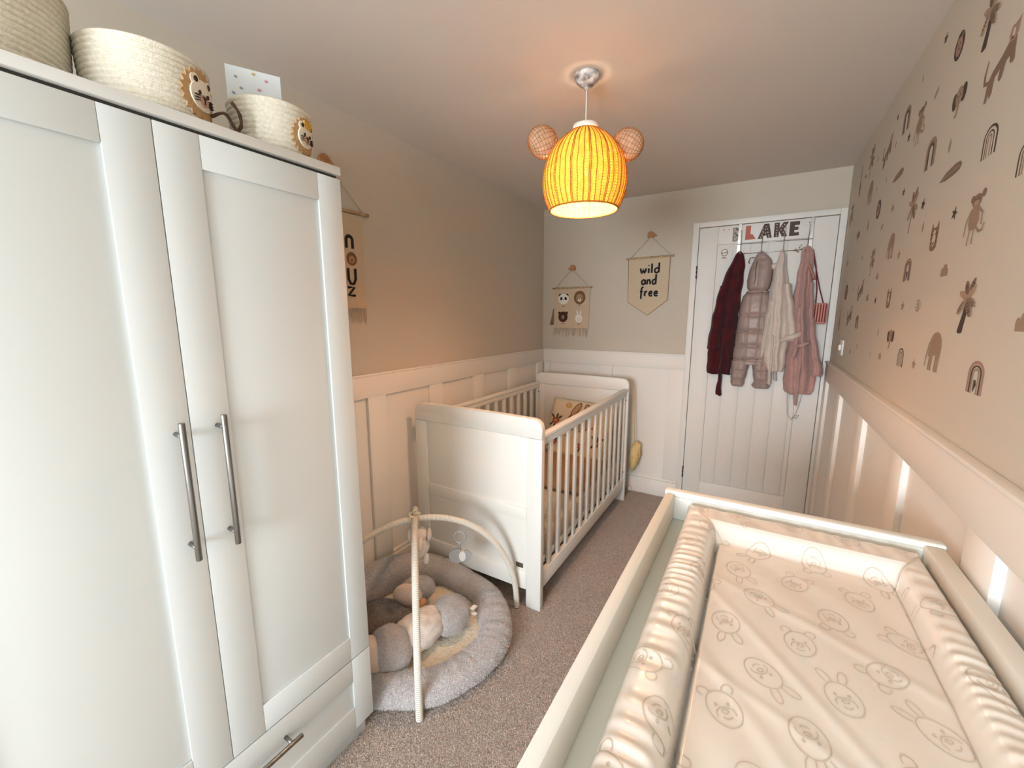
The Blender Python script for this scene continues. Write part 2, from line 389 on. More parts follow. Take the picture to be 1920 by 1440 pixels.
# wainscot: backing board, top rail with lip, battens
ZR0, ZR1, T = 1.008, 1.123, 0.020
def rail(name, x0, x1, y0, y1, cx0, cx1, cy0, cy1):
    bm = BM(); bx(bm, x0, x1, y0, y1, ZR0, ZR1 - 0.012, 0.001); bx(bm, cx0, cx1, cy0, cy1, ZR1 - 0.012, ZR1, 0.003)
    return struct(build(name, bm, 'wains', autos=35))
rail('trim_1', 0, T, YF, D, 0, T + .001, YF, D)
rail('trim_2', W - T, W, YF, D, W - T - .006, W, YF, D)
rail('trim_3', T, 1.167, D - T, D, T, 1.167, D - T - .001, D)
def skirting(name, pts, axis):
    bm = BM()
    if axis == 'l': bx(bm, 0, T + .002, YF, D - .02, 0, .125, .001); bx(bm, 0, T - .006, YF, D - .02, .125, .145, .004)
    if axis == 'r': bx(bm, W - T - .002, W, YF, D - .02, 0, .125, .001); bx(bm, W - T + .006, W, YF, D - .02, .125, .145, .004)
    if axis == 'b': bx(bm, 0, 1.165, D - T - .002, D, 0, .125, .001); bx(bm, 0, 1.165, D - T + .006, D, .125, .145, .004)
    return struct(build(name, bm, 'wains', autos=35))
skirting('baseboard_left', 0, 'l'); skirting('baseboard_right', 0, 'r'); skirting('baseboard_back', 0, 'b')
# flat painted boards behind the battens
pl = struct(box('trim_4', 0.0, 0.004, YF, D, 0.145, ZR0, 'wains', bev=0))
pr_ = struct(box('trim_5', W - 0.004, W, YF, D, 0.145, ZR0, 'wains', bev=0))
pb = struct(box('trim_6', 0.004, 1.167, D - 0.004, D, 0.145, ZR0, 'wains', bev=0))
for y in (-0.41, 0.02, 0.46, 0.90, 1.338, 1.775, 2.215, 2.66, 3.125):
    box('batten', 0.003, T, y, y + 0.112, 0.145, ZR0, 'wains', pl, 0.0012)
for y in (-0.60, -0.12, 0.42, 0.957, 1.495, 2.034, 2.60, 3.12):
    box('batten', W - T, W - 0.003, y, y + 0.115, 0.145, ZR0, 'wains', pr_, 0.0012)
for x in (0.022, 0.523, 1.060):
    box('batten', x, x + (0.107 if x > .1 else .058), D - T, D - 0.003, 0.145, ZR0, 'wains', pb, 0.0012)

# ---------------------------------------------------------------- door
DX0, DX1, DZ = 1.206, 1.978, 1.997
bm = BM()
bx(bm, 1.167, DX0, D - .030, D, 0, 2.031, .003); bx(bm, DX1, W - .0015, D - .030, D, 0, 2.031, .003); bx(bm, DX0, DX1, D - .030, D, DZ, 2.031, .003)
fr = struct(build('trim_7', bm, 'door', autos=35))
YD = D - .012                        # face of the door leaf
door = box('door_1', DX0 + .003, DX1 - .003, YD, D - .001, 0.008, DZ - .004, 'door', bev=.0015); struct(door)
PX0, PX1, PZ0, PZ1 = 1.326, 1.856, 0.185, 1.876
bm = BM()
bx(bm, DX0 + .003, PX0, YD - .010, YD, .008, DZ - .004, .0025)
st1 = build('stile', bm, 'door', door, autos=35)
bm = BM(); bx(bm, PX1, DX1 - .003, YD - .010, YD, .008, DZ - .004, .0025); build('stile', bm, 'door', door, autos=35)
bm = BM(); bx(bm, PX0, PX1, YD - .010, YD, PZ1, DZ - .004, .0025); build('rail', bm, 'door', door, autos=35)
bm = BM(); bx(bm, PX0, PX1, YD - .010, YD, .008, PZ0, .0025); build('rail', bm, 'door', door, autos=35)
gx = [PX0, 1.422, 1.527, 1.628, 1.730, 1.828, PX1]
for a, b in zip(gx, gx[1:]):
    box('plank', a + .0015, b - .0015, YD - .005, YD, PZ0 + .001, PZ1 - .001, 'door', door, .0018)
for z in (1.70, 0.24):
    bm = BM(); bx(bm, DX0 - .004, DX0 + .004, YD - .014, YD - .002, z - .045, z + .045, .001)
    for zz in (-.03, 0, .03): tube(bm, [(DX0, YD - .016, z + zz - .012), (DX0, YD - .016, z + zz + .012)], .005, 10)
    build('hinge', bm, 'screw', door)
bm = BM()
rev(bm, [(0, 0), (.026, 0), (.026, .006), (.01, .008), (.009, .03), (.009, .045), (0, .046)], n=20)
bmesh.ops.rotate(bm, verts=bm.verts, matrix=Matrix.Rotation(PI / 2, 3, 'X')); bmesh.ops.translate(bm, verts=bm.verts, vec=(1.925, YD - .010, 1.0))
tube(bm, [(1.925, YD - .05, 1.0), (1.88, YD - .052, 1.0), (1.81, YD - .050, 1.002)], [.009, .009, .007], 12)
build('door_handle', bm, 'chrome', door)
# decals on the door leaf
def on_door(u, v, h): return (u, YD - .010 - h, v)
def on_plank(u, v, h): return (u, YD - .005 - h, v)
art('decal', [(ell(1.372, 1.822, .021, .024, 0, 24), 'decal'), (ell(1.372, 1.822, .016, .019, 0, 24), 'door'), (stroke([(1.352, 1.818), (1.392, 1.824)], .006), 'decal'), (stroke([(1.358, 1.790), (1.385, 1.786)], .006), 'decal')], on_plank, door)
art('decal', [(ell(1.359, 1.969, .004, .004), 'decal'), (ell(1.388, 1.967, .003, .003), 'decal'), (ell(1.372, 1.955, .002, .002), 'decal')], on_door, door)
art('decal', [(stroke([(1.755, 1.808), (1.775, 1.802), (1.80, 1.812), (1.818, 1.822)], .005), 'decal'), (ell(1.772, 1.812, .007, .004, .6), 'decal'), (ell(1.792, 1.822, .007, .004, 1.1), 'decal'), (ell(1.785, 1.797, .008, .004, -.5), 'decal'), (ell(1.80, 1.835, .006, .003, 1.4), 'decal')], on_plank, door)
art('decal', [(ell(1.830, 1.968, .004, .004), 'decal'), (ell(1.812, 1.950, .002, .002), 'decal')], on_door, door)
# name letters across the door top
def letter(name, key, pts, dots=None):
    sh = [(p, key) for p in pts]
    if dots: sh += [(ell(x, z, .0035, .0035, 0, 6), 'let_dot') for x, z in dots]
    return art(name, sh, on_door, door, thick=.003)
z0, z1 = 1.893, 1.981
letter('letter_b', 'let_grey', [[(1.413, z0 - .004), (1.413, z1 - .004), (1.437, z1 - .004), (1.447, z1 - .013), (1.447, z1 - .030), (1.438, z1 - .042), (1.450, z1 - .054), (1.450, z0 + .010), (1.438, z0 - .004)]], [(1.425, 1.965), (1.437, 1.95), (1.424, 1.93), (1.44, 1.915), (1.426, 1.905)])
letter('letter_l', 'let_coral', [[(1.487, z0), (1.487, z1), (1.516, z1), (1.516, z0 + .034), (1.527, z0 + .034), (1.549, z0 + .002)]])
def dots(x0, x1):
    r2 = random.Random(3); return [(x0 + (x1 - x0) * r2.random(), z0 + .008 + .072 * r2.random()) for _ in range(0)]
letter('letter_a', 'let_dark', [[(1.559, z0), (1.590, z1 + .002), (1.617, z1 + .002), (1.637, z0 + .002), (1.611, z0 + .002), (1.607, z0 + .018), (1.589, z0 + .018), (1.584, z0)]], [(1.602, 1.965), (1.597, 1.948), (1.609, 1.95), (1.590, 1.932), (1.613, 1.930), (1.601, 1.925), (1.582, 1.915), (1.619, 1.912), (1.575, 1.902), (1.622, 1.900)])
letter('letter_k', 'let_dark', [[(1.647, z0 + .003), (1.647, z1 + .002), (1.674, z1 + .002), (1.674, z0 + .055), (1.694, z1 + .002), (1.722, z1 + .002), (1.698, z0 + .048), (1.720, z0 + .003), (1.691, z0 + .003), (1.674, z0 + .038), (1.674, z0 + .003)]], [(1.66, 1.972), (1.66, 1.955), (1.662, 1.938), (1.66, 1.92), (1.662, 1.905), (1.690, 1.955), (1.70, 1.968), (1.683, 1.938), (1.697, 1.922), (1.705, 1.905)])
letter('letter_e', 'let_dark', [[(1.729, z0 + .003), (1.729, z1), (1.780, z1), (1.780, z1 - .022), (1.755, z1 - .022), (1.755, z1 - .033), (1.775, z1 - .033), (1.775, z1 - .051), (1.755, z1 - .051), (1.755, z0 + .022), (1.780, z0 + .022), (1.780, z0 + .003)]])

# ================================================================ WARDROBE
XW = 0.600; wy0, wy1, wym = -0.030, 0.803, 0.387
wd_ = empty('wardrobe', (0.3, 0.387, 0), 'tall white two-door wardrobe with a wide bottom drawer and steel bar handles', 'wardrobe')
bm = BM(); bx(bm, 0.03, XW - .022, wy0 + .002, wy1 - .002, .065, 1.772, .001)
build('carcass', bm, 'ward', wd_)
box('plinth', 0.05, XW - .030, wy0 + .012, wy1 - .014, 0, .066, 'ward', wd_, .001)
bm = BM(); bx(bm, 0.03, XW - .012, wy0 + .004, wy1 - .004, 1.7705, 1.7795); build('top_gap', bm, 'dark', wd_)
box('top_board', 0.022, XW + .002, wy0 - .002, wy1 + .002, 1.779, 1.801, 'wardtop', wd_, .0025)
def handle(parent, p0, p1, out=(0.034, 0, 0), inset=.028, r=.0062):
    bm = BM(); p0 = Vector(p0); p1 = Vector(p1); d = (p1 - p0).normalized(); o = Vector(out)
    tube(bm, [p0 + o, p0 + o + d * .001, p1 + o - d * .001, p1 + o], [r * .92, r, r, r * .92], 20)
    for q in (p0 + d * inset, p1 - d * inset): tube(bm, [q, q + o], r * .8, 14)
    h = build('handle', bm, 'steel', parent); h['label'] = 'brushed steel bar handle'; return h
def wdoor(y0, y1, z0, z1, sl, sr, tt, tb, name='door', hz=None):
    d = box(name, XW - .020, XW - .0065, y0 + .0008, y1 - .0008, z0 + .0008, z1 - .0008, 'ward', wd_, .0004)
    g_ = .0007
    box('stile', XW - .0065, XW, y0 + g_, y0 + sl, z0 + g_, z1 - g_, 'ward', d, .0012)
    box('stile', XW - .0065, XW, y1 - sr, y1 - g_, z0 + g_, z1 - g_, 'ward', d, .0012)
    box('rail', XW - .0065, XW, y0 + sl + .0004, y1 - sr - .0004, z1 - tt, z1 - g_, 'ward', d, .0012)
    box('rail', XW - .0065, XW, y0 + sl + .0004, y1 - sr - .0004, z0 + g_, z0 + tb, 'ward', d, .0012)
    return d
dl = wdoor(wy0, wym, .325, 1.770, .078, .078, .068, .078)
dr = wdoor(wym, wy1, .325, 1.770, .078, .070, .068, .078)
handle(dl, (XW, .359, .884), (XW, .359, 1.186)); handle(dr, (XW, .437, .884), (XW, .437, 1.188))
dw = wdoor(wy0, wy1, .070, .322, .078, .070, .078, .080, 'drawer')
handle(dw, (XW, .235, .2615), (XW, .540, .2615))

# ================================================================ CRIB
cx0, cx1 = 0.068, 0.830
crib = empty('crib', (0.45, 2.33, 0), 'white slatted baby crib with solid panelled ends in the back left corner', 'crib')
def crib_end(y0, y1, face, badge):
    ym = (y0 + y1) / 2
    def rounded(z0, z1, x0, x1, r, yy0, yy1, arch=.004):
        bm = BM(); pts = [(x0, z0), (x1, z0)]
        pts += [(x1 - r + r * math.cos(a), z1 - r + r * math.sin(a)) for a in [PI / 2 * i / 8 for i in range(9)]]
        for i in range(1, 8): t = i / 8; pts.append((x1 - r + (x0 + r - x1 + r) * t, z1 + arch * math.sin(PI * t)))
        pts += [(x0 + r - r * math.sin(a), z1 - r + r * math.cos(a)) for a in [PI / 2 * i / 8 for i in range(9)]]
        A = [bm.verts.new((x, yy0, z)) for x, z in pts]; B = [bm.verts.new((x, yy1, z)) for x, z in pts]
        bm.faces.new(A); bm.faces.new(B)
        for i in range(len(A)): j = (i + 1) % len(A); bm.faces.new((A[i], A[j], B[j], B[i]))
        es = [e for e in bm.edges if (e.verts[0] in A and e.verts[1] in A) or (e.verts[0] in B and e.verts[1] in B)]
        bmesh.ops.bevel(bm, geom=es, offset=.004, segments=3, affect='EDGES', profile=.5)
        return bm
    e = box('end_panel', cx0 + .07, cx1 - .07, y0 + .009, y1 - .009, .10, .88, 'crib', crib, .001)
    build('top_rail', rounded(.853, .944, cx0, cx1, .045, y0, y1), 'crib', e, autos=40)
    box('post', cx0, cx0 + .076, y0, y1, 0, .8525, 'crib', e, .003)
    box('post', cx1 - .078, cx1, y0, y1, 0, .8525, 'crib', e, .003)
    box('mid_rail', cx0 + .0765, cx1 - .0785, y0 + .001, y1 - .001, .447, .507, 'crib', e, .003)
    box('low_rail', cx0 + .0765, cx1 - .0785, y0 + .001, y1 - .001, .090, .185, 'crib', e, .003)
    if badge:
        b = box('name_plate', .693, .732, y0 + .006, y0 + .009, .194, .218, 'brass', e, .001); b['label'] = 'small dark metal plate'
    return e
crib_end(1.600, 1.632, -1, True); crib_end(3.010, 3.042, 1, False)
def crib_side(x0, x1):
    xm = (x0 + x1) / 2
    bm = BM(); bx(bm, x0 - .004, x1 + .004, 1.632, 3.010, .846, .872, .008, seg=3); bx(bm, x0 + .002, x1 - .002, 1.632, 3.010, .818, .848, .002)
    r = build('top_rail', bm, 'crib', crib, autos=45)
    box('bottom_rail', x0, x1, 1.632, 3.010, .098, .180, 'crib', crib, .004)
    for i in range(13):
        y = 1.735 + .1045 * i
        box('slat', xm - .008, xm + .008, y - .016, y + .016, .178, .822, 'crib', crib, .003)
    for y in (1.655, 2.972):
        for z in (.24, .79):
            bm = BM(); tube(bm, [(x1 - .004 if y < 1 else x1 + .0005, y + .012, z), (x1 + .002, y + .012, z)], .006, 12); 
            b = build('bolt', bm, 'screw', crib); b['label'] = 'dark bolt head'
crib_side(.796, .822); crib_side(.078, .104)
box('mattress_base', .106, .794, 1.634, 3.008, .19, .215, 'crib', crib, .002)
# posts at slat ends
for x0, x1 in ((.800, .818), (.082, .100)):
    for y0, y1 in ((1.633, 1.668), (2.972, 3.009)):
        if x0 > .5 or y0 > 2: pass
m_ = box('crib_mattress', .112, .786, 1.64, 3.00, .216, .325, 'sheet', None, .02)
setp(m_, 'cream sheeted mattress lying inside the white crib', 'mattress')
bm = BM()
N1, N2 = 30, 20
g_ = []
for i in range(N1 + 1):
    row = []
    for j in range(N2 + 1):
        x = .125 + .65 * i / N1; y = 2.22 + .62 * j / N2
        row.append(bm.verts.new((x, y, .352 + .012 * noise.noise(Vector((x * 7, y * 9, 0))) + .012)))
    g_.append(row)
for i in range(N1):
    for j in range(N2): bm.faces.new((g_[i][j], g_[i + 1][j], g_[i + 1][j + 1], g_[i][j + 1]))
bl_ = build('crib_blanket', bm, 'blanket', smooth=True); sd = bl_.modifiers.new('s', 'SOLIDIFY'); sd.thickness = .02; sd.offset = -1
setp(bl_, 'tan blanket spread across the mattress inside the crib', 'blanket')
# bunny quilt leaning on the far end
QY0, QZ0 = 2.80, .36; lean = math.atan2(.17, .40)
def quilt_pt(u, v, h=0):     # u 0..1 width, v 0..1 height
    x = .262 + .50 * u; s = .43 * v
    return Vector((x, QY0 + s * math.sin(lean) - .012 * math.sin(PI * v) - h, QZ0 + s * math.cos(lean) - .02 * u * v + h * .3))
qt = empty('bunny_quilt', (.5, 2.85, .34), 'cream quilt printed with a bunny and flowers propped at the far end of the crib', 'quilt')
bm = BM(); gg = [[bm.verts.new(quilt_pt(i / 16, j / 14, .006 * math.sin(i * 1.2) * math.sin(j * 1.1))) for j in range(15)] for i in range(17)]
for i in range(16):
    for j in range(14): bm.faces.new((gg[i][j], gg[i + 1][j], gg[i + 1][j + 1], gg[i][j + 1]))
q_ = build('quilt_panel', bm, 'quilt', qt, smooth=True); sd = q_.modifiers.new('s', 'SOLIDIFY'); sd.thickness = .016; sd.offset = 0
bm = BM(); per = [(t, 1) for t in np.linspace(0, 1, 9)] + [(1, 1 - t) for t in np.linspace(.1, 1, 9)] + [(1 - t, 0) for t in np.linspace(.1, 1, 9)] + [(0, t) for t in np.linspace(.1, .95, 9)]
tube(bm, [quilt_pt(a, b) for a, b in per], .004, 6, closed=True); build('piping', bm, 'quiltedge', qt)
qf = lambda u, v, h: quilt_pt(u, v, h + .0145)
art('bunny_print', [
    (ell(.47, .62, .19, .17), 'bunnyline'), (ell(.47, .61, .17, .15), 'bunny'),
    (ell(.40, .84, .05, .15, -.45), 'bunnyline'), (ell(.40, .84, .035, .13, -.45), 'bunny'), (ell(.58, .83, .055, .14, .12), 'bunnyline'), (ell(.58, .83, .04, .12, .12), 'bunny'),
    (ell(.40, .62, .018, .022), 'bunnyline'), (ell(.53, .60, .018, .022), 'bunnyline'), (ell(.46, .54, .022, .016), 'qrose')], qf, qt)
for cx, cy, s in ((.10, .60, 1), (.12, .22, 1), (.80, .30, 1.1), (.55, .20, .8)):
    fl = []
    for k in range(5): fl.append((ell(cx + .035 * s * math.cos(k * 1.257), cy + .035 * s * math.sin(k * 1.257), .028 * s, .028 * s, 0, 8), 'qrose'))
    fl.append((ell(cx, cy, .02 * s, .02 * s, 0, 8), 'qyellow'))
    for a in (.8, 1.4, 2.2, 4.0, 4.6): fl.append((ell(cx + .09 * s * math.cos(a), cy + .09 * s * math.sin(a), .045 * s, .015 * s, a, 8), 'qleaf'))
    art('flower_print', fl, qf, qt, step=.0001)
art('flower_print', [(ell(.27 + .035 * math.cos(k * .785), .90 + .035 * math.sin(k * .785), .022, .012, k * .785, 8), 'qyellow') for k in range(8)], qf, qt, step=.0001)
for cx, cy in ((.72, .86), (.70, .55), (.3, .35), (.9, .62), (.88, .9)): art('berry_print', [(ell(cx, cy, .014, .02, 0, 8), 'qrose')], qf, qt)

# yellow bag behind the crib, red thing below it, plug
bm = BM(); blob(bm, (.858, 3.165, .315), (.040, .045, .115), (0, .12, 0), .18, 3, taper=.15)
yb = empty('cloth_bag', (.862, 3.16, .19), 'pale yellow cloth bag hanging behind the far end of the crib', 'bag')
build('bag_body', bm, 'yellow', yb)
bm = BM(); tube(bm, [(.872, 3.16, .40), (.882, 3.16, .43), (.900, 3.15, .425), (.895, 3.15, .37), (.905, 3.15, .32)], .005, 6)
tube(bm, [(.855, 3.16, .41), (.845, 3.165, .60), (.83, 3.17, .84), (.81, 3.06, .93)], .003, 6)
build('tie', bm, 'yellow', yb)
bm = BM(); blob(bm, (.66, 2.93, .045), (.05, .09, .044), (0, 0, .2), .2, 9); setp(build('red_cloth', bm, 'red'), 'red cloth bundle on the carpet under the crib', 'cloth')
pg = empty('mains_plug', (.80, 3.19, 0), 'small white plug and cable at the baseboard behind the crib', 'plug')
bm = BM(); bx(bm, .805, .835, 3.200, 3.226, .012, .038, .004); build('plug_body', bm, 'plastic', pg)
bm = BM(); tube(bm, [(.815, 3.20, .02), (.79, 3.16, .006), (.72, 3.14, .005), (.60, 3.15, .005)], .003, 6); build('cable', bm, 'plastic', pg)

# ================================================================ CHANGING UNIT
ux0, ux1, uy0, uy1, uz, ut = 1.445, 1.984, .10, 1.134, .941, .868
cu = empty('changing_unit', (1.715, .62, 0), 'white changing table dresser with a raised rim around its top', 'changing table')
box('carcass', ux0 + .012, ux1 - .012, uy0 + .012, uy1 - .014, .06, ut - .02, 'unit', cu, .002)
box('plinth', ux0 + .04, ux1 - .03, uy0 + .03, uy1 - .03, 0, .06, 'unit', cu, .001)
box('tray', ux0 + .004, ux1 - .004, uy0 + .004, uy1 - .006, ut - .02, ut, 'tray', cu, .001)
box('side_rail', ux0, ux0 + .023, uy0 + .02, uy1 - .028, ut + .0005, uz - .002, 'unit', cu, .005)
box('side_rail', ux1 - .034, ux1 - .002, uy0 + .02, uy1 - .028, ut + .0005, uz - .002, 'unit', cu, .005)
bm = BM(); bx(bm, ux0 + .002, ux1 - .002, uy1 - .0275, uy1 - .006, ut + .0005, uz - .012, .001); bx(bm, ux0 - .003, ux1 + .002, uy1 - .0275, uy1, uz - .013, uz + .003, .005, seg=3)
build('end_rail', bm, 'unit', cu, autos=40)
box('end_rail', ux0 + .002, ux1 - .002, uy0, uy0 + .0195, ut + .0005, uz, 'unit', cu, .004)
for z0_, z1_ in ((.09, .33), (.34, .58), (.59, .83)):
    d_ = box('drawer', ux0 - .004, ux0 + .0115, uy0 + .03, uy1 - .03, z0_, z1_, 'unit', cu, .003)
    for y in (.38, .86):
        bm = BM(); rev(bm, [(0, 0), (.006, 0), (.006, .014), (.014, .02), (.014, .027), (0, .03)], n=16)
        bmesh.ops.rotate(bm, verts=bm.verts, matrix=Matrix.Rotation(-PI / 2, 3, 'Y')); bmesh.ops.translate(bm, verts=bm.verts, vec=(ux0 - .004, y, (z0_ + z1_) / 2))
        build('knob', bm, 'unit', d_)
# ---- changing mat (height field)
mx0, mx1, my0, my1 = 1.498, 1.948, .325, 1.094
MU, MV = mx1 - mx0, my1 - my0
def sm(a, b, x):
    t = np.clip((x - a) / (b - a), 0, 1); return t * t * (3 - 2 * t)
def mat_h(u, v):
    u = np.asarray(u, float); v = np.asarray(v, float)
    inner = .030 + .006 * np.sin(PI * np.clip((u - .09) / .29, 0, 1)) * np.sin(PI * np.clip(v / .65, 0, 1))
    # soft diagonal creases in the pad
    d1 = (u - .09) * .80 + (v - .25) * .60; d2 = (u - .09) * .45 + (v - .30) * .9
    inner = inner + .0017 * np.exp(-((d1 - .13) / .010) ** 2) + .0014 * np.exp(-((d2 - .19) / .012) ** 2) + .0018 * np.exp(-((d1 - .03) / .012) ** 2) + .0013 * np.exp(-((d2 + .02) / .010) ** 2) + .0009 * np.sin(d1 * 70 + 3 * np.sin(v * 9)) * (.4 + .6 * np.sin(u * 9 + v * 5) ** 2)
    # left and right bolsters
    def bol(s, w, hgt, ph):
        t = np.clip(s / w, 0, 1)
        base = hgt * np.sqrt(np.clip(1 - (2 * t - 1) ** 4, 0, 1)) * (.86 + .14 * t)
        wr = .0014 * np.sin(v * 230 + 9 * np.sin(v * 13 + ph) + 26 * s) * (.8 + .2 * np.sin(v * 31 + ph)) + .0009 * np.sin(v * 121 + ph + 14 * s + 4 * np.sin(v * 27))
        return base + wr * np.sin(PI * t)
    L = bol(u, .082, .068, 0.3); R_ = bol(MU - u, .064, .068, 1.7)
    tF = np.clip((MV - v) / .075, 0, 1)
    F = .064 * np.sqrt(np.clip(1 - (1 - np.minimum(tF * 2, 1)) ** 4, 0, 1)) + .0013 * np.sin(u * 150 + 5 * np.sin(u * 20)) * np.sin(PI * tF)
    F = np.where(MV - v > .080, .062 - (.062 - .030) * sm(.080, .116, MV - v), F)
    F = np.where(MV - v > .116, 0, F)
    h = inner
    inL = u < .082; inR = MU - u < .064
    h = np.where(inL, np.maximum(L, .006), h); h = np.where(inR, np.maximum(R_, .006), h)
    # left valley: dark narrow groove
    h = h - .018 * np.exp(-((u - .084) / .0028) ** 2) * (v < MV - .116) - .006 * np.exp(-((MU - u - .064) / .003) ** 2) * (v < MV - .116)
    # far bolster with mitred corners
    far = MV - v < .116
    mitL = (MV - v) < u * 1.45; mitR = (MV - v) < (MU - u) * 1.9
    h = np.where(far & mitL & mitR, F, h)
    ed = np.minimum(np.minimum(u, MU - u), np.minimum(MV - v, v))
    h = h * np.clip(sm(-.004, .010, ed), .10, 1)
    return np.maximum(h, .004)
cm = empty('changing_mat', ((mx0 + mx1) / 2, (my0 + my1) / 2, ut), 'padded wipe-clean changing mat with bear faces on the white changing table', 'changing mat')
nu, nv = 226, 360
U, V = np.meshgrid(np.linspace(0, MU, nu), np.linspace(0, MV, nv), indexing='ij')
Hh = mat_h(U, V)
verts = np.stack([mx0 + U, my0 + V, ut + .001 + Hh], -1).reshape(-1, 3)
idx = np.arange(nu * nv).reshape(nu, nv)
faces = np.stack([idx[:-1, :-1], idx[1:, :-1], idx[1:, 1:], idx[:-1, 1:]], -1).reshape(-1, 4)
# skirt down to the tray
ring = list(idx[:, 0]) + list(idx[-1, 1:]) + list(idx[-2::-1, -1]) + list(idx[0, -2:0:-1])
vb = verts[ring].copy(); vb[:, 2] = ut + .001; nb = len(verts)
verts = np.vstack([verts, vb]); sk = [(ring[i], nb + i, nb + (i + 1) % len(ring), ring[(i + 1) % len(ring)]) for i in range(len(ring))]
me = bpy.data.meshes.new('mat_cover'); me.from_pydata(verts.tolist(), [], faces.tolist() + sk); me.materials.append(M['vinyl']); me.shade_smooth()
mo = bpy.data.objects.new('mat_cover', me); C.objects.link(mo); mo.parent = cm; mo.matrix_parent_inverse = parent_world(cm).inverted()
# printed bear outlines draped on the surface
def drape(pts, w=.0012, closed=True):
    n = len(pts); q = []
    for i in range(n):
        a = pts[(i - 1) % n] if closed or i else pts[i]; b = pts[(i + 1) % n] if closed or i < n - 1 else pts[i]
        dx, dy = b[0] - a[0], b[1] - a[1]; l = math.hypot(dx, dy) or 1
        q.append(((pts[i][0] - dy / l * w / 2, pts[i][1] + dx / l * w / 2), (pts[i][0] + dy / l * w / 2, pts[i][1] - dx / l * w / 2)))
    vs = []
    for a, b in q:
        r_ = []
        for (x, y) in (a, b):
            if not (.004 < x < MU - .004 and .004 < y < MV - .004): r_ = None; break
            r_.append((x, y))
        vs.append(r_)
    allp = [p for r_ in vs if r_ for p in r_]
    if not allp: return
    hs = mat_h([p[0] for p in allp], [p[1] for p in allp]); it = iter(hs); vv = []
    for r_ in vs:
        vv.append([bm.verts.new((mx0 + p[0], my0 + p[1], ut + .0018 + next(it))) for p in r_] if r_ else None)
    for i in range(n if closed else n - 1):
        A, B = vv[i], vv[(i + 1) % n]
        if A and B: bm.faces.new((A[0], A[1], B[1], B[0]))
def face(cx, cy, s, rot, kind):
    ca, sa = math.cos(rot), math.sin(rot)
    T_ = lambda pts: [(cx + (x * ca - y * sa) * s, cy + (x * sa + y * ca) * s) for x, y in pts]
    global bm
    bm = BM()
    drape(T_(ell(0, 0, .76, 1.0, 0, 40)))
    for sx in (-1, 1):
        if kind == 0: drape(T_(ell(sx * .60, .98, .26, .30, -sx * .5, 20, -.75, 3.3 + .4)), closed=False)
        else: drape(T_(ell(sx * .42, 1.32, .20, .46, -sx * .35, 20, -.9, 4.0)), closed=False)
        drape(T_(ell(sx * .30, .22, .05, .07, 0, 8)))
    drape(T_(ell(0, -.30, .44, .38, 0, 20, -.3, PI + .3)), closed=False); drape(T_(ell(0, -.16, .16, .11, 0, 10)))
    drape(T_(ell(0, -.40, .22, .16, 0, 8, PI * 1.1, PI * 1.9)), closed=False)
    if len(bm.faces): build('bear_print', bm, 'print', cm, recalc=False)
    else: bm.free()
r3 = random.Random(11)
k = 0
for j in range(9):
    for i in range(6):
        x = .026 + i * .098 + (.045 if j % 2 else 0); y = .035 + j * .088
        if x > MU - .01: continue
        face(x + r3.uniform(-.006, .006), y + r3.uniform(-.006, .006), .0265, r3.choice([.3, -.5, 2.4, 3.5, -2.2, 1.0, .8]) + r3.uniform(-.3, .3), 0 if r3.random() < .7 else 1); k += 1
for pts in ([(t * .082, MV - .004 - t * .118) for t in np.linspace(.04, 1, 14)], [(MU - t * .064, MV - .004 - t * .122) for t in np.linspace(.04, 1, 14)]):
    hs = mat_h([p[0] for p in pts], [p[1] for p in pts]); bm = BM(); tube(bm, [(mx0 + p[0], my0 + p[1], ut + .001 + h) for p, h in zip(pts, hs)], .0018, 6); build('seam', bm, 'seam', cm)

# ================================================================ PENDANT LAMP
lx, ly = LAMP
lamp = empty('pendant_lamp', (lx, ly, H), 'glowing wicker pendant lamp shaped like a bear head with two round ears', 'lamp')
prof = [(.0478, 2.078), (.067, 2.067), (.090, 2.049), (.114, 2.025), (.134, 1.995), (.147, 1.962), (.1535, 1.93), (.1555, 1.90), (.153, 1.87), (.146, 1.84), (.136, 1.815), (.1265, 1.797)]
pz = np.array([p[1] for p in prof])[::-1]; prr = np.array([p[0] for p in prof])[::-1]
def shade_r(z): return float(np.interp(z, pz, prr))
bm = BM()
nring = 69; nseg = 160; nst = 44
arc = [0]
zs = np.linspace(2.076, 1.799, 400); rs = [shade_r(z) for z in zs]; L_ = np.cumsum([0] + [math.hypot(zs[i + 1] - zs[i], rs[i + 1] - rs[i]) for i in range(399)])
rows = []
for k in range(nring * 3 + 1):
    s = L_[-1] * (k + (.35 if k % 3 == 2 else 0) ) / (nring * 3 + .4); z = float(np.interp(s, L_, zs)); r0 = shade_r(z); row = []
    for i in range(nseg):
        a = 2 * PI * i / nseg
        wv = math.cos(a * nst) * (1 if (k // 3) % 2 else -1)
        r_ = r0 + (.0008, .0008, -.0012)[k % 3] + .0007 * wv
        row.append(bm.verts.new((lx + r_ * math.cos(a), ly + r_ * math.sin(a), z)))
    rows.append(row)
for ri, (A, B) in enumerate(zip(rows, rows[1:])):
    for i in range(nseg):
        if ri % 3 == 2 and (i + 5 * ((ri // 3) % 2)) % 10 == 0: continue
        f = bm.faces.new((A[i], A[(i + 1) % nseg], B[(i + 1) % nseg], B[i])); f.smooth = True; f.material_index = 1 if ri % 3 == 2 else 0
sh = build('shade', bm, ['wicker', 'wickerd'], lamp, recalc=False)
bm = BM()
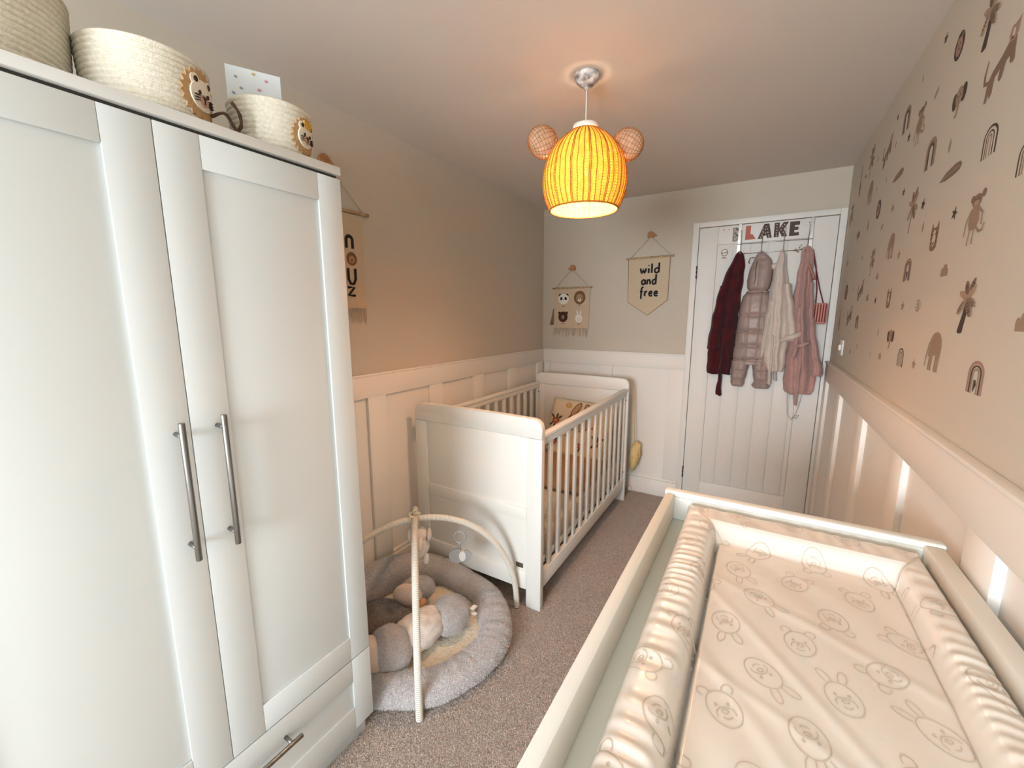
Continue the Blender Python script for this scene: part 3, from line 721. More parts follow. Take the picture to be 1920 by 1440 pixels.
for i in range(nst):
    a = 2 * PI * (i + .5) / nst; w_ = .0025 * math.sin(i * 2.3)
    for da in ((-.018, .018) if i % 3 == 0 else (0,)):
        pts = []
        for z in np.linspace(2.074, 1.80, 22):
            r_ = shade_r(z) + .0016; aa = a + da + .008 * math.sin(z * 60 + i)
            pts.append((lx + r_ * math.cos(aa), ly + r_ * math.sin(aa), z))
        tube(bm, pts, .0015, 5, cap=False)
for z in (1.8, 2.074):
    r_ = shade_r(z); tube(bm, [(lx + r_ * math.cos(t), ly + r_ * math.sin(t), z) for t in np.linspace(0, 2 * PI, 65)[:-1]], .0034, 8, closed=True)
stk = build('stake', bm, 'stake', sh); stk['kind'] = 'stuff'; stk['label'] = 'darker orange-brown vertical wicker stakes and rims'
# ears: flattened woven discs facing the room
ex = Vector((.859, .511, 0)); ef = Vector((-.511, .859, 0))
for sx, ez in ((-1, 2.040), (1, 2.032)):
    c = Vector((lx, ly, ez)) + ex * (sx * .158)
    tilt = ex * math.cos(sx * .0) ; axn = (ef + ex * (.25 * sx)).normalized(); au = axn.cross(Vector((0, 0, 1))).normalized(); av = Vector((0, 0, 1))
    bm = BM(); nn, mm = 72, 26
    ti = -.5 * sx; P_ = (au * math.cos(ti) + av * math.sin(ti)).normalized(); Q_ = axn.cross(P_).normalized()
    def ep(th, a, k=1.0): return c + P_ * (math.cos(th) * .0575 * k) + Q_ * (math.sin(th) * math.cos(a) * .0575 * k) + axn * (math.sin(th) * math.sin(a) * .034 * k)
    ringsE = [[bm.verts.new(ep(PI * j / (mm * 2), 2 * PI * i / nn, 1 + (.010 if j % 2 else -.010))) for i in range(1 if j in (0, mm * 2) else nn)] for j in range(mm * 2 + 1)]
    for A, B in zip(ringsE, ringsE[1:]):
        for i in range(nn):
            q = []
            for w_ in (A[i % len(A)], B[i % len(B)], B[(i + 1) % len(B)], A[(i + 1) % len(A)]):
                if w_ not in q: q.append(w_)
            if len(q) > 2: f = bm.faces.new(q); f.smooth = True
    e_ = build('ear', bm, 'earw', lamp)
    bm = BM()
    for i in range(20): tube(bm, [ep(t, 2 * PI * i / 20, 1.02) for t in np.linspace(.03, PI - .03, 18)], .0008, 5)
    for t in np.linspace(.2, PI - .2, 14): tube(bm, [ep(t, a, 1.02) for a in np.linspace(0, 2 * PI, 33)[:-1]], .0007, 5, closed=True)
    w2 = build('weave', bm, 'stake', e_); w2['kind'] = 'stuff'
bm = BM(); rev(bm, [(.008, 2.098), (.046, 2.098), (.048, 2.094), (.048, 2.082), (.046, 2.079), (.008, 2.079), (.008, 2.098)], (lx, ly, 0), 40); build('collar', bm, 'plastic', lamp)
bm = BM(); tube(bm, [(lx, ly, 2.26), (lx, ly, 2.09)], .0022, 8); build('cord', bm, 'plastic', lamp)
bm = BM(); rev(bm, [(0, H - .052), (.006, H - .052), (.010, H - .044), (.018, H - .038), (.028, H - .034), (.040, H - .022), (.046, H - .006), (.046, H - .0005), (0, H - .0005)], (lx, ly, 0), 40); build('ceiling_rose', bm, 'rose', lamp)['label'] = 'white ceiling rose with dark speckles'
bm = BM(); tube(bm, [(lx, ly, 2.08), (lx, ly, 2.02)], .016, 16); build('bulb_holder', bm, 'plastic', lamp)
bm = BM(); rev(bm, [(0, .062), (.012, .058), (.014, .03), (.024, .015), (.029, -.005), (.025, -.022), (.014, -.031), (0, -.034)], (lx, ly, 1.952), 24); bulb = build('bulb', bm, 'bulb', lamp); bulb['label'] = 'lit bulb'
bulb.visible_shadow = True
pl_ = bpy.data.lights.new('bulb_light', 'POINT'); pl_.energy = 16.5; pl_.color = (1.0, 0.71, 0.46); pl_.shadow_soft_size = .04
po = bpy.data.objects.new('bulb_light', pl_); C.objects.link(po); po.location = (lx, ly, 1.88)

# ================================================================ BASKETS ON THE WARDROBE
def rope_basket(name, cx, cy, rb, rt, h, ncoil, label, kx=1.0, lion=None, crown=False, z=1.8015):
    t = empty(name, (cx, cy, z), label, 'basket', None)
    bm = BM(); prof = []
    for i in range(ncoil):
        for k in range(5):
            a = -PI / 2 + PI * (k + .5) / 5; s = (i + .5 + .5 * math.sin(a)) / ncoil
            prof.append((rb + (rt - rb) * s ** .8 + .0058 * math.cos(a), h * s))
    prof = [(0, 0.0006), (rb * .9, .0006)] + prof
    inn = [(rt - .006, h), (rt - .010, h - .004), (rb - .006, .012), (0, .012)]
    rev(bm, prof + inn, (cx, cy, z), 72, sx=kx)
    build('coiled_wall', bm, 'rope', t)
    if lion:
        ang, cz, R_ = lion
        def fn(u, v, hh):
            zz = cz + v; s = max(0, min(1, zz / h)); r_ = rb + (rt - rb) * s ** .8 + .0064 + hh
            a = ang + u / r_
            return Vector((cx + kx * r_ * math.cos(a), cy + r_ * math.sin(a), z + zz))
        def curved(nm, shapes, m_thick):
            # small pieces: fan polygons so they follow the curve
            bm = BM(); keys = []
            for li, (poly, mk) in enumerate(shapes):
                if mk not in keys: keys.append(mk)
                mi = keys.index(mk); cxp = sum(p[0] for p in poly) / len(poly); cyp = sum(p[1] for p in poly) / len(poly); n = len(poly); top = m_thick + .0005 * li
                c0 = bm.verts.new(fn(cxp, cyp, top)); r1 = [bm.verts.new(fn(cxp + (p[0] - cxp) * .5, cyp + (p[1] - cyp) * .5, top)) for p in poly]; r2 = [bm.verts.new(fn(p[0], p[1], top)) for p in poly]; r3_ = [bm.verts.new(fn(p[0], p[1], -.002)) for p in poly]
                for i in range(n):
                    j = (i + 1) % n
                    for q in ((c0, r1[i], r1[j]), (r1[i], r2[i], r2[j], r1[j]), (r2[i], r3_[i], r3_[j], r2[j])): bm.faces.new(q).material_index = mi
            return build(nm, bm, keys, f_)
        f_ = None
        f_ = empty_part = bpy.data.objects.new('lion_face', None)
        C.objects.link(f_); f_.parent = t; f_.matrix_parent_inverse = Matrix.Identity(4); f_['label'] = 'felt lion face'
        mane = [(R_ * (1.0 if i % 2 else .86) * math.cos(2 * PI * i / 44), R_ * (1.0 if i % 2 else .86) * math.sin(2 * PI * i / 44)) for i in range(44)]
        curved('mane', [(mane, 'felt_tan')], .002)
        k = R_ * .62
        fc = [(ell(-.62 * k, .78 * k, .34 * k, .36 * k, 0, 14), 'felt_cream'), (ell(.62 * k, .78 * k, .34 * k, .36 * k, 0, 14), 'felt_cream'), (ell(0, 0, k, .92 * k, 0, 28), 'felt_cream'),
              (ell(-.60 * k, .80 * k, .15 * k, .18 * k), 'felt_dark'), (ell(.60 * k, .80 * k, .15 * k, .18 * k), 'felt_dark'), (ell(0, -.30 * k, .42 * k, .36 * k), 'felt_pink'),
              (ell(-.38 * k, .10 * k, .10 * k, .13 * k), 'felt_dark'), (ell(.38 * k, .10 * k, .10 * k, .13 * k), 'felt_dark'),
              ([(-.2 * k, -.05 * k), (.2 * k, -.05 * k), (0, -.32 * k)], 'felt_dark'), (stroke([(0, -.3 * k), (0, -.5 * k)], .06 * k), 'felt_dark')]
        for sx in (-1, 1):
            for q in (-.12, -.26, -.40): fc.append((stroke([(sx * .45 * k, q * k), (sx * .80 * k, (q * 1.3 + .03) * k)], .03 * k), 'felt_dark'))
        curved('face_patch', fc, .0035)
        if crown:
            curved('crown', [(stroke([(x * k, .62 * k), (x * 1.3 * k, 1.25 * k)], .13 * k), 'gold') for x in (-.34, -.12, .1, .32)], .006)
    return t
rope_basket('rope_basket', .400, .190, .135, .148, .172, 16, 'largest white cotton rope basket at the window end of the wardrobe top')
rope_basket('rope_basket', .466, .440, .098, .105, .126, 12, 'white rope basket with plain tan lion face, middle of the wardrobe top', lion=(.58, .062, .052))
rope_basket('rope_basket', .485, .691, .078, .093, .119, 10, 'smallest rope basket whose lion face wears a gold crown', lion=(.42, .056, .046), crown=True)
# card standing in the small basket
cdp = empty('gift_box', (.43, .69, 1.82), 'flat white patterned gift box standing in the smallest rope basket', 'box')
bm = BM(); bx(bm, -.062, .062, -.008, .020, 0, .215, .001)
bmesh.ops.rotate(bm, verts=bm.verts, matrix=Matrix.Rotation(math.radians(62), 3, 'Z')); bmesh.ops.translate(bm, verts=bm.verts, vec=(.425, .69, 1.818))
bo = build('box_front', bm, 'card', cdp)
ca, sa = math.cos(math.radians(62)), math.sin(math.radians(62))
def on_card(u, v, h): return Vector((.425 + u * ca + (.008 + h) * sa, .69 + u * sa - (.008 + h) * ca, 1.818 + v))
cs = []
for (u, v, k_) in ((-.04, .19, 'cardgrey'), (-.03, .165, 'cardgrey'), (-.048, .15, 'cardgrey'), (0, .205, 'cardgold'), (.028, .195, 'cardpink'), (.01, .17, 'cardpink'), (.02, .15, 'cardpink'), (-.005, .135, 'cardpink'), (.046, .15, 'cardgrey'), (.05, .14, 'cardgrey')):
    cs.append((ell(u, v, .0042, .003, u * 9, 8), k_))
art('box_print', cs, on_card, cdp)
# twig ornament and white pot between baskets
bm = BM()
for pts, r_ in (([(.545, .520, 1.835), (.55, .545, 1.850), (.55, .562, 1.830), (.545, .578, 1.812)], .0034), ([(.55, .562, 1.880), (.55, .577, 1.862), (.545, .582, 1.838), (.545, .568, 1.820), (.54, .545, 1.812)], .0036), ([(.54, .515, 1.808), (.545, .545, 1.812), (.55, .575, 1.822)], .0045)):
    pts = spline(pts, 5); tube(bm, pts, [r_ * (1 + .15 * math.sin(i * 1.3)) for i in range(len(pts))], 7)
setp(build('twig_ornament', bm, 'twig'), 'dark brown curled twig ornament between the two lion baskets', 'ornament')
for (cx, cy, lab) in ((.30, .29, 'white rolled cloth glimpsed in the gap between the first two baskets'),):
    bm = BM(); blob(bm, (cx, cy - .005, 1.833), (.055, .030, .031), (0, 0, 1.2), .1, 4); setp(build('rolled_cloth', bm, 'felt_cream'), lab, 'cloth')
bm = BM(); blob(bm, (.47, .555, 1.818), (.035, .013, .016), (0, 0, .2), .1, 5); setp(build('small_cloth', bm, 'felt_cream'), 'small folded white cloth beside the smallest rope basket', 'cloth')

# ================================================================ WALL HANGINGS
def hedgehog(P, fn, label, flip=1):
    """wooden animal shaped hook: fn(u,v,h)"""
    k_ = 1.25
    pts = [(-.030 * flip, -.006), (-.016 * flip, .004), (-.006 * flip, .016), (.006 * flip, .020), (.018 * flip, .016), (.025 * flip, .004), (.024 * flip, -.010), (.018 * flip, -.018), (.012 * flip, -.013), (.002 * flip, -.013), (-.004 * flip, -.018), (-.012 * flip, -.011)]
    o = art('animal_hook', [([(a * k_, b * k_) for a, b in pts], 'wood')], lambda u, v, h: fn(P[0] + u, P[1] + v, h), None, thick=.016)
    return setp(o, label, 'hook')
def cord2(fn, a, b, c, parent, d=0.012):
    bm = BM(); tube(bm, [fn(*a, d), fn(*b, d + .002), fn(*c, d)], .0016, 6); return build('cord', bm, 'cord', parent)
def rod(fn, a, b, parent, d=.012, r=.0068):
    bm = BM(); n = 14; pts = [fn(a[0] + (b[0] - a[0]) * i / n, a[1] + (b[1] - a[1]) * i / n, d) for i in range(n + 1)]
    tube(bm, pts, [r * (1 + .12 * ((i * 7) % 3 - 1)) for i in range(n + 1)], 10)
    return build('rod', bm, 'dowel', parent)
onB = lambda u, v, h: Vector((u, D - h, v))
onL = lambda u, v, h: Vector((h, u, v))
def banner_sheet(fn, pts, m, parent, d=.009, t=.003):
    bm = BM(); A = [bm.verts.new(fn(u, v, d)) for u, v in pts]; B = [bm.verts.new(fn(u, v, d - t)) for u, v in pts]
    bm.faces.new(A); bm.faces.new(B)
    for i in range(len(A)): j = (i + 1) % len(A); bm.faces.new((A[i], B[i], B[j], A[j]))
    return build('cloth', bm, m, parent)
# 1 pennant "wild and free"
pn = empty('wall_pennant', (.88, D, 1.6), 'linen pennant reading wild and free, hung left of the door', 'wall hanging')
rod(onB, (.706, 1.824), (1.048, 1.828), pn)
cord2(onB, (.735, 1.826), (.881, 1.975), (1.028, 1.829), pn)
pp = [(.722, 1.822), (1.022, 1.822), (1.020, 1.517), (.880, 1.405), (.730, 1.503)]
banner_sheet(onB, pp, 'linen2', pn)
bm = BM(); tube(bm, [onB(u, v, .008) for u, v in (pp[1], pp[2], pp[3], pp[4], pp[0])], .0022, 6); build('edging', bm, 'edge', pn)
GL = {'w': (1.0, [[(0, 1), (.12, .35), (.27, 0), (.42, .35), (.5, .8), (.6, .35), (.75, 0), (.9, .4), (1, 1)]]), 'i': (.12, [[(.05, .95), (.06, 0)], [(.05, 1.5), (.055, 1.62)]]),
      'l': (.12, [[(.06, 1.9), (.05, 0)]]), 'd': (.8, [[(.75, .8), (.5, 1), (.15, .85), (0, .45), (.15, .08), (.45, 0), (.7, .25)], [(.78, 2.0), (.74, 0)]]),
      'a': (.8, [[(.7, .8), (.45, 1), (.15, .85), (0, .45), (.15, .08), (.42, 0), (.66, .25)], [(.74, 1), (.78, 0)]]), 'n': (.7, [[(.02, 1), (.0, 0)], [(.02, .6), (.25, .95), (.5, .95), (.65, .6), (.68, 0)]]),
      'f': (.6, [[(.7, 1.75), (.5, 1.9), (.3, 1.6), (.25, .8), (.22, -.6)], [(-.02, .95), (.55, 1.0)]]), 'r': (.5, [[(.02, 1), (0, 0)], [(.02, .55), (.22, .95), (.5, .95)]]),
      'e': (.7, [[(.06, .5), (.62, .55), (.6, .85), (.35, 1), (.1, .8), (0, .45), (.12, .1), (.42, 0), (.68, .14)]])}
for txt, zb, xc_, wd2 in (('wild', 1.714, .882, .135), ('and', 1.632, .879, .104), ('free', 1.547, .883, .128)):
    tot = sum(GL[c][0] for c in txt) + .42 * (len(txt) - 1); k = wd2 / tot; u0 = xc_ - wd2 / 2
    for c in txt:
        bm = BM()
        for st_ in GL[c][1]: tube(bm, [onB(u0 + x * k, zb + y * .035, .0105) for x, y in st_], .0066, 8)
        build('letter_' + c, bm, 'black', pn); u0 += (GL[c][0] + .42) * k
hedgehog((.884, 1.985), onB, 'wooden hedgehog-shaped hook above the wild and free pennant', -1)
# 2 square banner with four animal faces
bn = empty('wall_banner', (.265, D, 1.5), 'fringed linen banner with panda, lion, bear and rabbit faces', 'wall hanging')
rod(onB, (.092, 1.626), (.440, 1.628), bn)
cord2(onB, (.120, 1.628), (.262, 1.775), (.418, 1.630), bn)
banner_sheet(onB, [(.108, 1.624), (.424, 1.624), (.415, 1.300), (.114, 1.298)], 'linen', bn)
bm = BM()
for i in range(26):
    u = .112 + .300 * i / 25; dz = rnd.uniform(.055, .080); du = rnd.uniform(-.014, .014)
    tube(bm, [onB(u, 1.302, .0075), onB(u + du * .4, 1.302 - dz * .5, .009), onB(u + du, 1.302 - dz, .008)], [.0022, .0026, .0012], 5)
fg = build('fringe', bm, 'linen', bn)
bm = BM()
for i in range(7): tube(bm, [onB(.104, 1.46, .010), onB(.094 + .004 * i - .012, 1.36, .012), onB(.088 + .005 * i - .016, 1.325, .010)], .002, 5)
build('tassel', bm, 'edge', bn)
fnb = lambda u, v, h: onB(u, v, .0092 + h)
def faceart(parts, nm): art(nm, parts, fnb, bn)
c = (.193, 1.538)
faceart([(ell(c[0] - .030, c[1] + .030, .014, .014), 'black'), (ell(c[0] + .030, c[1] + .030, .014, .014), 'black'), (ell(c[0], c[1], .047, .043, 0, 26), 'panda'), (ell(c[0] - .020, c[1] + .004, .010, .014, -.5), 'black'), (ell(c[0] + .020, c[1] + .004, .010, .014, .5), 'black'), (ell(c[0], c[1] - .004, .004, .003), 'black'), (ell(c[0], c[1] - .058, .015, .004), 'edge')], 'panda_face')
c = (.335, 1.548)
faceart([(ell(c[0], c[1], .050, .054, 0, 26), 'lionb'), (ell(c[0], c[1] - .005, .030, .034, 0, 20), 'lionf'), (ell(c[0], c[1] - .020, .013, .012), 'panda'), (ell(c[0], c[1] - .015, .004, .004), 'black'), (ell(c[0] - .018, c[1] - .004, .003, .004), 'black'), (ell(c[0] + .018, c[1] - .004, .003, .004), 'black'), (ell(c[0], c[1] - .062, .010, .004), 'edge')], 'lion_face')
c = (.191, 1.392)
faceart([(ell(c[0] - .033, c[1] + .032, .011, .012), 'bearb'), (ell(c[0] + .033, c[1] + .032, .011, .012), 'bearb'), (ell(c[0], c[1], .042, .044, 0, 26), 'bearb'), (arch2(c[0], .012, 0, .018, c[1] - .016), 'lionf'), (ell(c[0], c[1] - .004, .004, .005), 'black'), (ell(c[0], c[1] - .056, .018, .003), 'edge')], 'bear_face')
c = (.332, 1.378)
faceart([(ell(c[0] - .014, c[1] + .045, .006, .026, .15), 'panda'), (ell(c[0] + .014, c[1] + .045, .006, .026, -.15), 'panda'), (ell(c[0], c[1], .031, .033, 0, 24), 'panda'), (ell(c[0] - .012, c[1], .0025, .003), 'black'), (ell(c[0] + .012, c[1], .0025, .003), 'black'), (ell(c[0], c[1] - .012, .0035, .003), 'black'), (ell(c[0], c[1] - .045, .010, .004), 'edge')], 'rabbit_face')
hedgehog((.262, 1.785), onB, 'wooden hedgehog-shaped hook above the animal face banner', 1)
# 3 banner on the left wall, half hidden by the wardrobe
lb = empty('wall_banner', (0, 1.2, 1.6), 'fringed linen banner with a column of letters on the left wall by the wardrobe', 'wall hanging')
rod(onL, (1.00, 1.853), (1.405, 1.860), lb)
cord2(onL, (1.03, 1.857), (1.199, 2.03), (1.375, 1.860), lb)
banner_sheet(onL, [(1.02, 1.85), (1.372, 1.85), (1.368, 1.435), (1.03, 1.435)], 'linen2', lb)
bm = BM()
for i in range(24):
    u = 1.035 + .332 * i / 23; dz = rnd.uniform(.060, .078); du = rnd.uniform(-.006, .012)
    tube(bm, [onL(u, 1.437, .0075), onL(u + du * .4, 1.437 - dz * .5, .009), onL(u + du, 1.437 - dz, .008)], [.0022, .0028, .0012], 5)
build('fringe', bm, 'linen', lb)
fl_ = lambda u, v, h: onL(u, v, .0092 + h)
art('arch_motif', [(arch2(1.292, .024, .009, .036, 1.700), 'black')], fl_, lb)
art('lion_motif', [(ell(1.300, 1.655, .028, .030, 0, 22), 'lionb'), (ell(1.300, 1.652, .016, .017), 'lionf'), (ell(1.300, 1.648, .004, .004), 'black')], fl_, lb)
for nm, pts in (('letter_u', [(1.276, 1.612), (1.276, 1.565), (1.286, 1.545), (1.304, 1.545), (1.314, 1.565), (1.314, 1.612)]), ('letter_z', [(1.270, 1.528), (1.304, 1.528), (1.272, 1.492), (1.306, 1.492)])):
    bm = BM(); tube(bm, [onL(u, v, .0105) for u, v in pts], .0062, 8); build(nm, bm, 'black', lb)
hedgehog((1.199, 2.040), onL, 'wooden hedgehog-shaped hook showing just above the wardrobe top', -1)
# light switch
sw = empty('light_switch', (W, 2.848, 1.23), 'white rocker light switch on the right wall beside the door', 'switch')
box('switch_plate', W - .008, W, 2.806, 2.890, 1.190, 1.272, 'plastic', sw, .003)
box('rocker', W - .018, W - .007, 2.838, 2.858, 1.216, 1.246, 'plastic', sw, .003)

# ================================================================ WALL STICKERS (right wall)
def shp(kind):
    a = []
    if kind == 'star_d': return [(star2(0, .5, .55, .3), 'st_dark')]
    if kind == 'star_m': return [(star2(0, .5, .55, .1), 'st_brown')]
    if kind == 'leaf_s': return [([(0, 0), (.16, .3), (.18, .65), (.05, 1), (-.12, .7), (-.16, .3)], 'st_brown')]
    if kind == 'leaf_m': return [([(-.9, 0.0), (-.2, .05), (.5, .45), (.8, 1), (.1, .95), (-.6, .55)], 'st_brown')]
    if kind == 'carrot': return [([(-.075, -.006), (-.03, .008), (.03, .014), (.062, .012), (.075, .002), (.065, -.008), (.03, -.012), (-.03, -.012)], 'st_mid'), (stroke([(-.07, -.004), (.06, .002)], .002), 'st_tan')]
    if kind == 'carrotv': return [([(-.12, 0), (.14, .05), (.2, .45), (.08, .8), (.12, 1.0), (0, 1), (-.04, .8), (-.16, .45)], 'st_mid')]
    if kind in ('bush', 'bush_f'):
        k_ = 'st_brown' if kind == 'bush' else 'st_tan'
        return [([(-.75, 0), (-.8, .4), (-.72, .62), (-.55, .72), (-.38, .60), (-.28, .85), (-.08, 1.0), (.06, .78), (.22, .95), (.42, .88), (.48, .62), (.66, .60), (.78, .35), (.75, 0)], k_)]
    if kind in ('rainbow_a', 'rainbow_b', 'rainbow_c'):
        pal = {'rainbow_a': [('st_brown', 1), ('st_mid', .72), ('st_dark', .52), ('st_light', .36)], 'rainbow_b': [('st_dark', 1), ('st_light', .80), ('st_dark', .58), ('st_light', .44), ('st_brown', .30), ('st_light', .14)], 'rainbow_c': [('st_rose', 1), ('st_light', .74), ('st_dark', .66), ('st_light', .54), ('st_brown', .44), ('st_light', .28)]}[kind]
        R0 = .40
        for i, (m_, f_) in enumerate(pal):
            nxt = pal[i + 1][1] if i + 1 < len(pal) else 0
            if m_ == 'st_light' and i == len(pal) - 1: continue
            if m_ == 'st_light' and kind != 'rainbow_b': continue
            a.append((arch2(0, R0 * f_, R0 * nxt, .60, 0), m_))
        if kind == 'rainbow_c': a.append(([(-.04, .05), (.07, .28), (.03, .42), (-.05, .42)], 'st_dark'))
        return a
    if kind == 'lionring':
        return [(ell(0, .5, .42, .5, 0, 22), 'st_dark'), (ell(0, .47, .27, .34, 0, 20), 'st_rose'), (ell(-.2, .80, .08, .09), 'st_mid'), (ell(.2, .80, .08, .09), 'st_mid'), (ell(-.1, .55, .03, .035), 'st_dark'), (ell(.1, .55, .03, .035), 'st_dark'), (ell(0, .40, .05, .035), 'st_dark')]
    if kind == 'eleface':
        return [(ell(-.42, .62, .22, .30, .2), 'st_dark'), (ell(.42, .66, .22, .30, -.2), 'st_dark'), (ell(0, .68, .34, .32), 'st_brown'), (stroke([(0, .55), (.0, .25), (-.08, .06), (-.24, .05)], [.26, .20, .13, .08]), 'st_brown'), (ell(-.12, .70, .035, .04), 'st_dark'), (ell(.12, .70, .035, .04), 'st_dark')]
    if kind == 'elebody':
        lg = [(stroke([(x, .45), (x - .02, .02)], .095), 'st_brown') for x in (-.20, -.08, .17, .30)]
        return [([(-.32, .36), (-.34, .6), (-.30, .80), (-.18, .94), (.02, 1.0), (.20, .95), (.33, .80), (.37, .60), (.355, .36), (.13, .36), (.10, .42), (-.02, .40), (-.04, .36)], 'st_brown')] + lg + [(stroke([(-.30, .70), (-.37, .50), (-.42, .30), (-.45, .10)], [.10, .08, .05, .035]), 'st_brown'), (ell(-.02, .74, .012, .012), 'st_mid')]
    if kind == 'monkey':
        return [(ell(-.17, .90, .075, .07), 'st_mid'), (ell(.22, .93, .07, .075), 'st_mid'), (ell(0, .84, .17, .125), 'st_mid'), (ell(0, .79, .10, .06), 'st_tan'), (ell(-.05, .87, .015, .015), 'st_dark'), (ell(.06, .87, .015, .015), 'st_dark'),
                ([(-.15, .72), (.15, .72), (.20, .45), (.12, .30), (-.12, .30), (-.20, .45)], 'st_brown'),
                (stroke([(-.15, .68), (-.27, .5), (-.30, .22)], .045), 'st_brown'), (stroke([(.14, .68), (.30, .55), (.30, .34)], .045), 'st_brown'),
                (stroke([(-.08, .32), (-.12, .02)], .045), 'st_brown'), (stroke([(.07, .32), (.06, .02)], .045), 'st_brown'), (stroke([(.12, .34), (.25, .22), (.38, .24), (.42, .34)], .04), 'st_brown')]
    if kind == 'llama':
        return [([(.37, .72), (.38, .50), (.40, .34), (.36, .30), (.29, .33), (.25, .48), (.17, .44), (.12, .22), (.06, .18), (.01, .24), (.03, .42), (-.10, .34), (-.12, .10), (-.18, .03), (-.22, .12), (-.26, .0), (-.33, .02), (-.30, .36), (-.18, .50), (.04, .62), (.18, .74)], 'st_mid'), (stroke([(-.26, .36), (-.40, .40), (-.42, .56), (-.37, .80)], [.07, .07, .06, .03]), 'st_mid'),
                ([(.18, .72), (.16, .84), (.20, .94), (.23, .97), (.27, .95), (.33, .96), (.42, 1.0), (.41, .90), (.39, .76), (.30, .68)], 'st_rose'), (ell(.27, .83, .035, .07), 'st_light'), (ell(.26, .75, .025, .02), 'st_dark')]
    if kind == 'tiger':
        return [([(-.30, .1), (-.34, .75), (-.26, 1.0), (-.14, .82), (.14, .82), (.28, 1.0), (.34, .75), (.30, .1), (.12, 0), (-.12, 0)], 'st_mid'), (ell(0, .45, .15, .30), 'st_light'), (ell(-.13, .58, .035, .045), 'st_dark'), (ell(.13, .58, .035, .045), 'st_dark'), ([(-.08, .30), (.08, .30), (0, .19)], 'st_dark')] + [(stroke([(s * .30, z), (s * .18, z + .02)], .02), 'st_dark') for s in (-1, 1) for z in (.3, .45, .6)]
    if kind == 'giraffe':
        return [([(-.10, 0), (-.12, .35), (-.03, .55), (-.02, .98), (.04, .98), (.06, .55), (.12, .35), (.08, 0)], 'st_mid'), (ell(.03, .96, .06, .03), 'st_mid')]
    if kind in ('palm', 'palm2'):
        tr = 'st_mid' if kind == 'palm' else 'st_dark'
        a = [(stroke([(-.10, 0), (-.03, .30), (0, .62)], [.17, .13, .06] if kind == 'palm2' else [.05, .04, .035]), tr)]
        if kind == 'palm2': a.append((ell(-.10, .0, .085, .04), tr))
        for an, ln, w_, m_ in ((1.15, .40, .13, 'st_mid'), (1.85, .34, .13, 'st_mid'), (.70, .34, .12, 'st_tan'), (2.70, .30, .12, 'st_tan'), (-.45, .34, .13, 'st_brown'), (-1.05, .40, .14, 'st_mid'), (-2.25, .38, .10, 'st_brown')):
            a.append((ell(.0 + ln * .5 * math.cos(an), .62 + ln * .5 * math.sin(an), ln * .5, w_ * .5, an, 14), m_))
            if kind == 'palm2' and m_ != 'st_tan':
                for q in (.3, .45, .6, .75):
                    c_ = (ln * q * math.cos(an), .62 + ln * q * math.sin(an)); hw = w_ * .36
                    a.append((stroke([(c_[0] - hw * math.sin(an), c_[1] + hw * math.cos(an)), (c_[0] + hw * math.sin(an), c_[1] - hw * math.cos(an))], .012), 'st_dark'))
        return a
    if kind == 'sun':
        out = [(ell(0, .5, .3, .3, 0, 12), 'st_tan')]
        for k in range(11): t = k * 2 * PI / 11; out.append((ell(.62 * math.cos(t), .5 + .5 * math.sin(t), .13, .08, t, 8), 'st_brown'))
        return out
